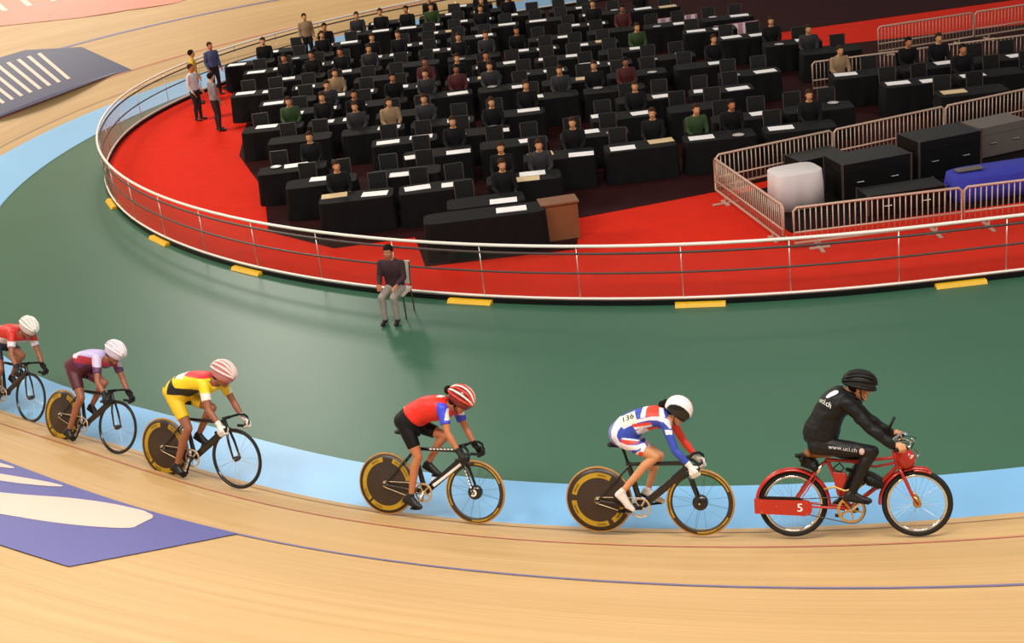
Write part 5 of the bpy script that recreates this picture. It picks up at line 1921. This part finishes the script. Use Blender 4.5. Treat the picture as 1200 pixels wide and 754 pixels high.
for (x, y, a, wh) in seats:
    u = rnd.random()
    if u < 0.30:
        i = rnd.choices(range(7), cw)[0]
        c, root, parts, used = protos[i]
        lab = 'guest in %s, %s seat, %s' % (c, wh[0], wh[1])
        if not used:
            r = root
            r.location = (x, y + 0.03, 0.008)
            r.rotation_euler = (0, 0, a + rnd.uniform(-0.2, 0.2))
            tag(r, lab, 'person', 'seated guests in %s tops' % c)
        else:
            r = dup(root, (x, y + 0.03, 0.008), a + rnd.uniform(-0.25, 0.25), lab, parts)
        used.append(r)
    chair(x, y, a + rnd.uniform(-0.12, 0.12), '%s chair behind %s' % wh, 'black chairs at the black tables')
for c, root, parts, used in protos:
    if not used:
        for q in parts:
            bpy.data.objects.remove(q)
        bpy.data.objects.remove(root)
    elif len(used) == 1:
        del root['group']

# black desk with a white sheet at the front of the rows, brown stand beside it
r = empty('control_desk', loc=(-0.25, 22.75, 0.008), rz=0.02)
tag(r, 'long black draped desk at the front edge of the dark rows, nearest the fence', 'desk')
dk = MB()
R = []
for z, g, wv in ((0.66, 0.985, 0), (0.645, 1.0, 0), (0.4, 1.01, 0.01), (0.015, 1.02, 0.02)):
    ring = []
    for j in range(64):
        a = 2 * PI * j / 64
        c, sn = math.cos(a), math.sin(a)
        k = 1 / max(abs(c) ** 8 + abs(sn) ** 8, 1e-6) ** 0.125
        ring.append((1.0 * c * k * g, 0.30 * sn * k * g * (1 + 2 * wv * math.sin(18 * a)), z))
    R.append(ring)
obj('cloth', dk.rings(R[::-1]), M_blkcloth, r)
o = obj('paper_sheet', MB().box((0, 0, 0.005), (0.5, 0.26, 0.01)), M_paper)
o.location = (0.20, 22.75, 0.672)
tag(o, 'white sheet on the black draped desk nearest the fence', 'paper')
r = empty('wooden_stand', loc=(0.98, 22.95, 0.008), rz=0.1)
tag(r, 'brown wooden stand at the right end of the black draped desk', 'stand')
for s in (-1, 1):
    obj('side_panel', MB().box((0.28 * s, 0, 0.33), (0.03, 0.36, 0.64)), M_woodbrown, r)
obj('front_panel', MB().box((0, -0.17, 0.33), (0.55, 0.02, 0.60)), M_woodbrown, r)
obj('top', MB().box((0, 0, 0.66), (0.64, 0.42, 0.03)), M_woodbrown, r)
obj('shelf', MB().box((0, 0.01, 0.32), (0.54, 0.32, 0.02)), M_woodbrown, r)

# commissaire sitting on a pale chair before the fence
cx_, cy_, ca = -1.66, 20.28, -1.9
P_of = seated_pose(0.1)
root, parts = figure(P_of, mat('dark_official_top', (52, 26, 34), 0.8, var=0.2, scale=9), M_trg, M_skin2, 0.014)
root.scale = (K, K, K)
face_bits(head_frame((P_of['head'][0], 0, P_of['head'][1]), P_of['head'][2]), root)
root.location = (cx_, cy_, 0.0)
root.rotation_euler = (0, 0, ca)
tag(root, 'official in dark top and pale trousers seated on the green floor before the fence', 'person')
r = chair(cx_ - 0.02 * math.cos(ca), cy_ - 0.02 * math.sin(ca), ca, 'pale chair on the green floor before the fence, under the seated official', None, True)
r.location.z = 0.0

# people standing along the left edge of the rows
for i, (x, y, a, c, lab, sk) in enumerate([
        (-6.3, 33.6, 0.5, 'grey', 'standing man in grey shirt by the left end of the fence', 0), (-7.0, 35.0, -0.4, 'white', 'standing person in white shirt between the far left fence and the dark rows', 1),
        (-7.3, 36.9, 0.2, 'yellow', 'standing person in yellow shirt near the far left fence', 0), (-6.95, 37.75, -0.9, 'blue', 'standing person in blue shirt by the far fence', 1),
        (-4.75, 40.6, -1.2, 'tan', 'standing person in tan shirt farthest back along the far fence', 0)]):
    root, parts = figure(standing_pose(), M_shirts[c], M_trs, SKINS[sk], 0.02, M_hairb if i % 2 else M_hair)
    root.scale = (K * 0.95,) * 3
    root.location = (x, y, 0.008)
    root.rotation_euler = (0, 0, a)
    tag(root, lab, 'person')

# two pink lit boards far back on the carpet
for i, (x, y) in enumerate(((5.2, 38.2), (6.45, 36.4))):
    r = empty('pink_board', loc=(x, y, 0.008), rz=0.1)
    tag(r, 'low pink and white striped board on the far carpet, %s' % ('behind the other one' if i == 0 else 'nearer the camera'), 'board')
    obj('panel', MB().box((0, 0, 0.42), (1.15, 0.03, 0.30)), M_pink, r)
    for k in range(5):
        obj('stripe', MB().box((-0.46 + 0.23 * k, -0.018, 0.42), (0.10, 0.008, 0.28)), M_paper, r)
    for s in (-1, 1):
        obj('leg', MB().box((0.45 * s, 0, 0.14), (0.03, 0.22, 0.28)), M_dkrail, r)
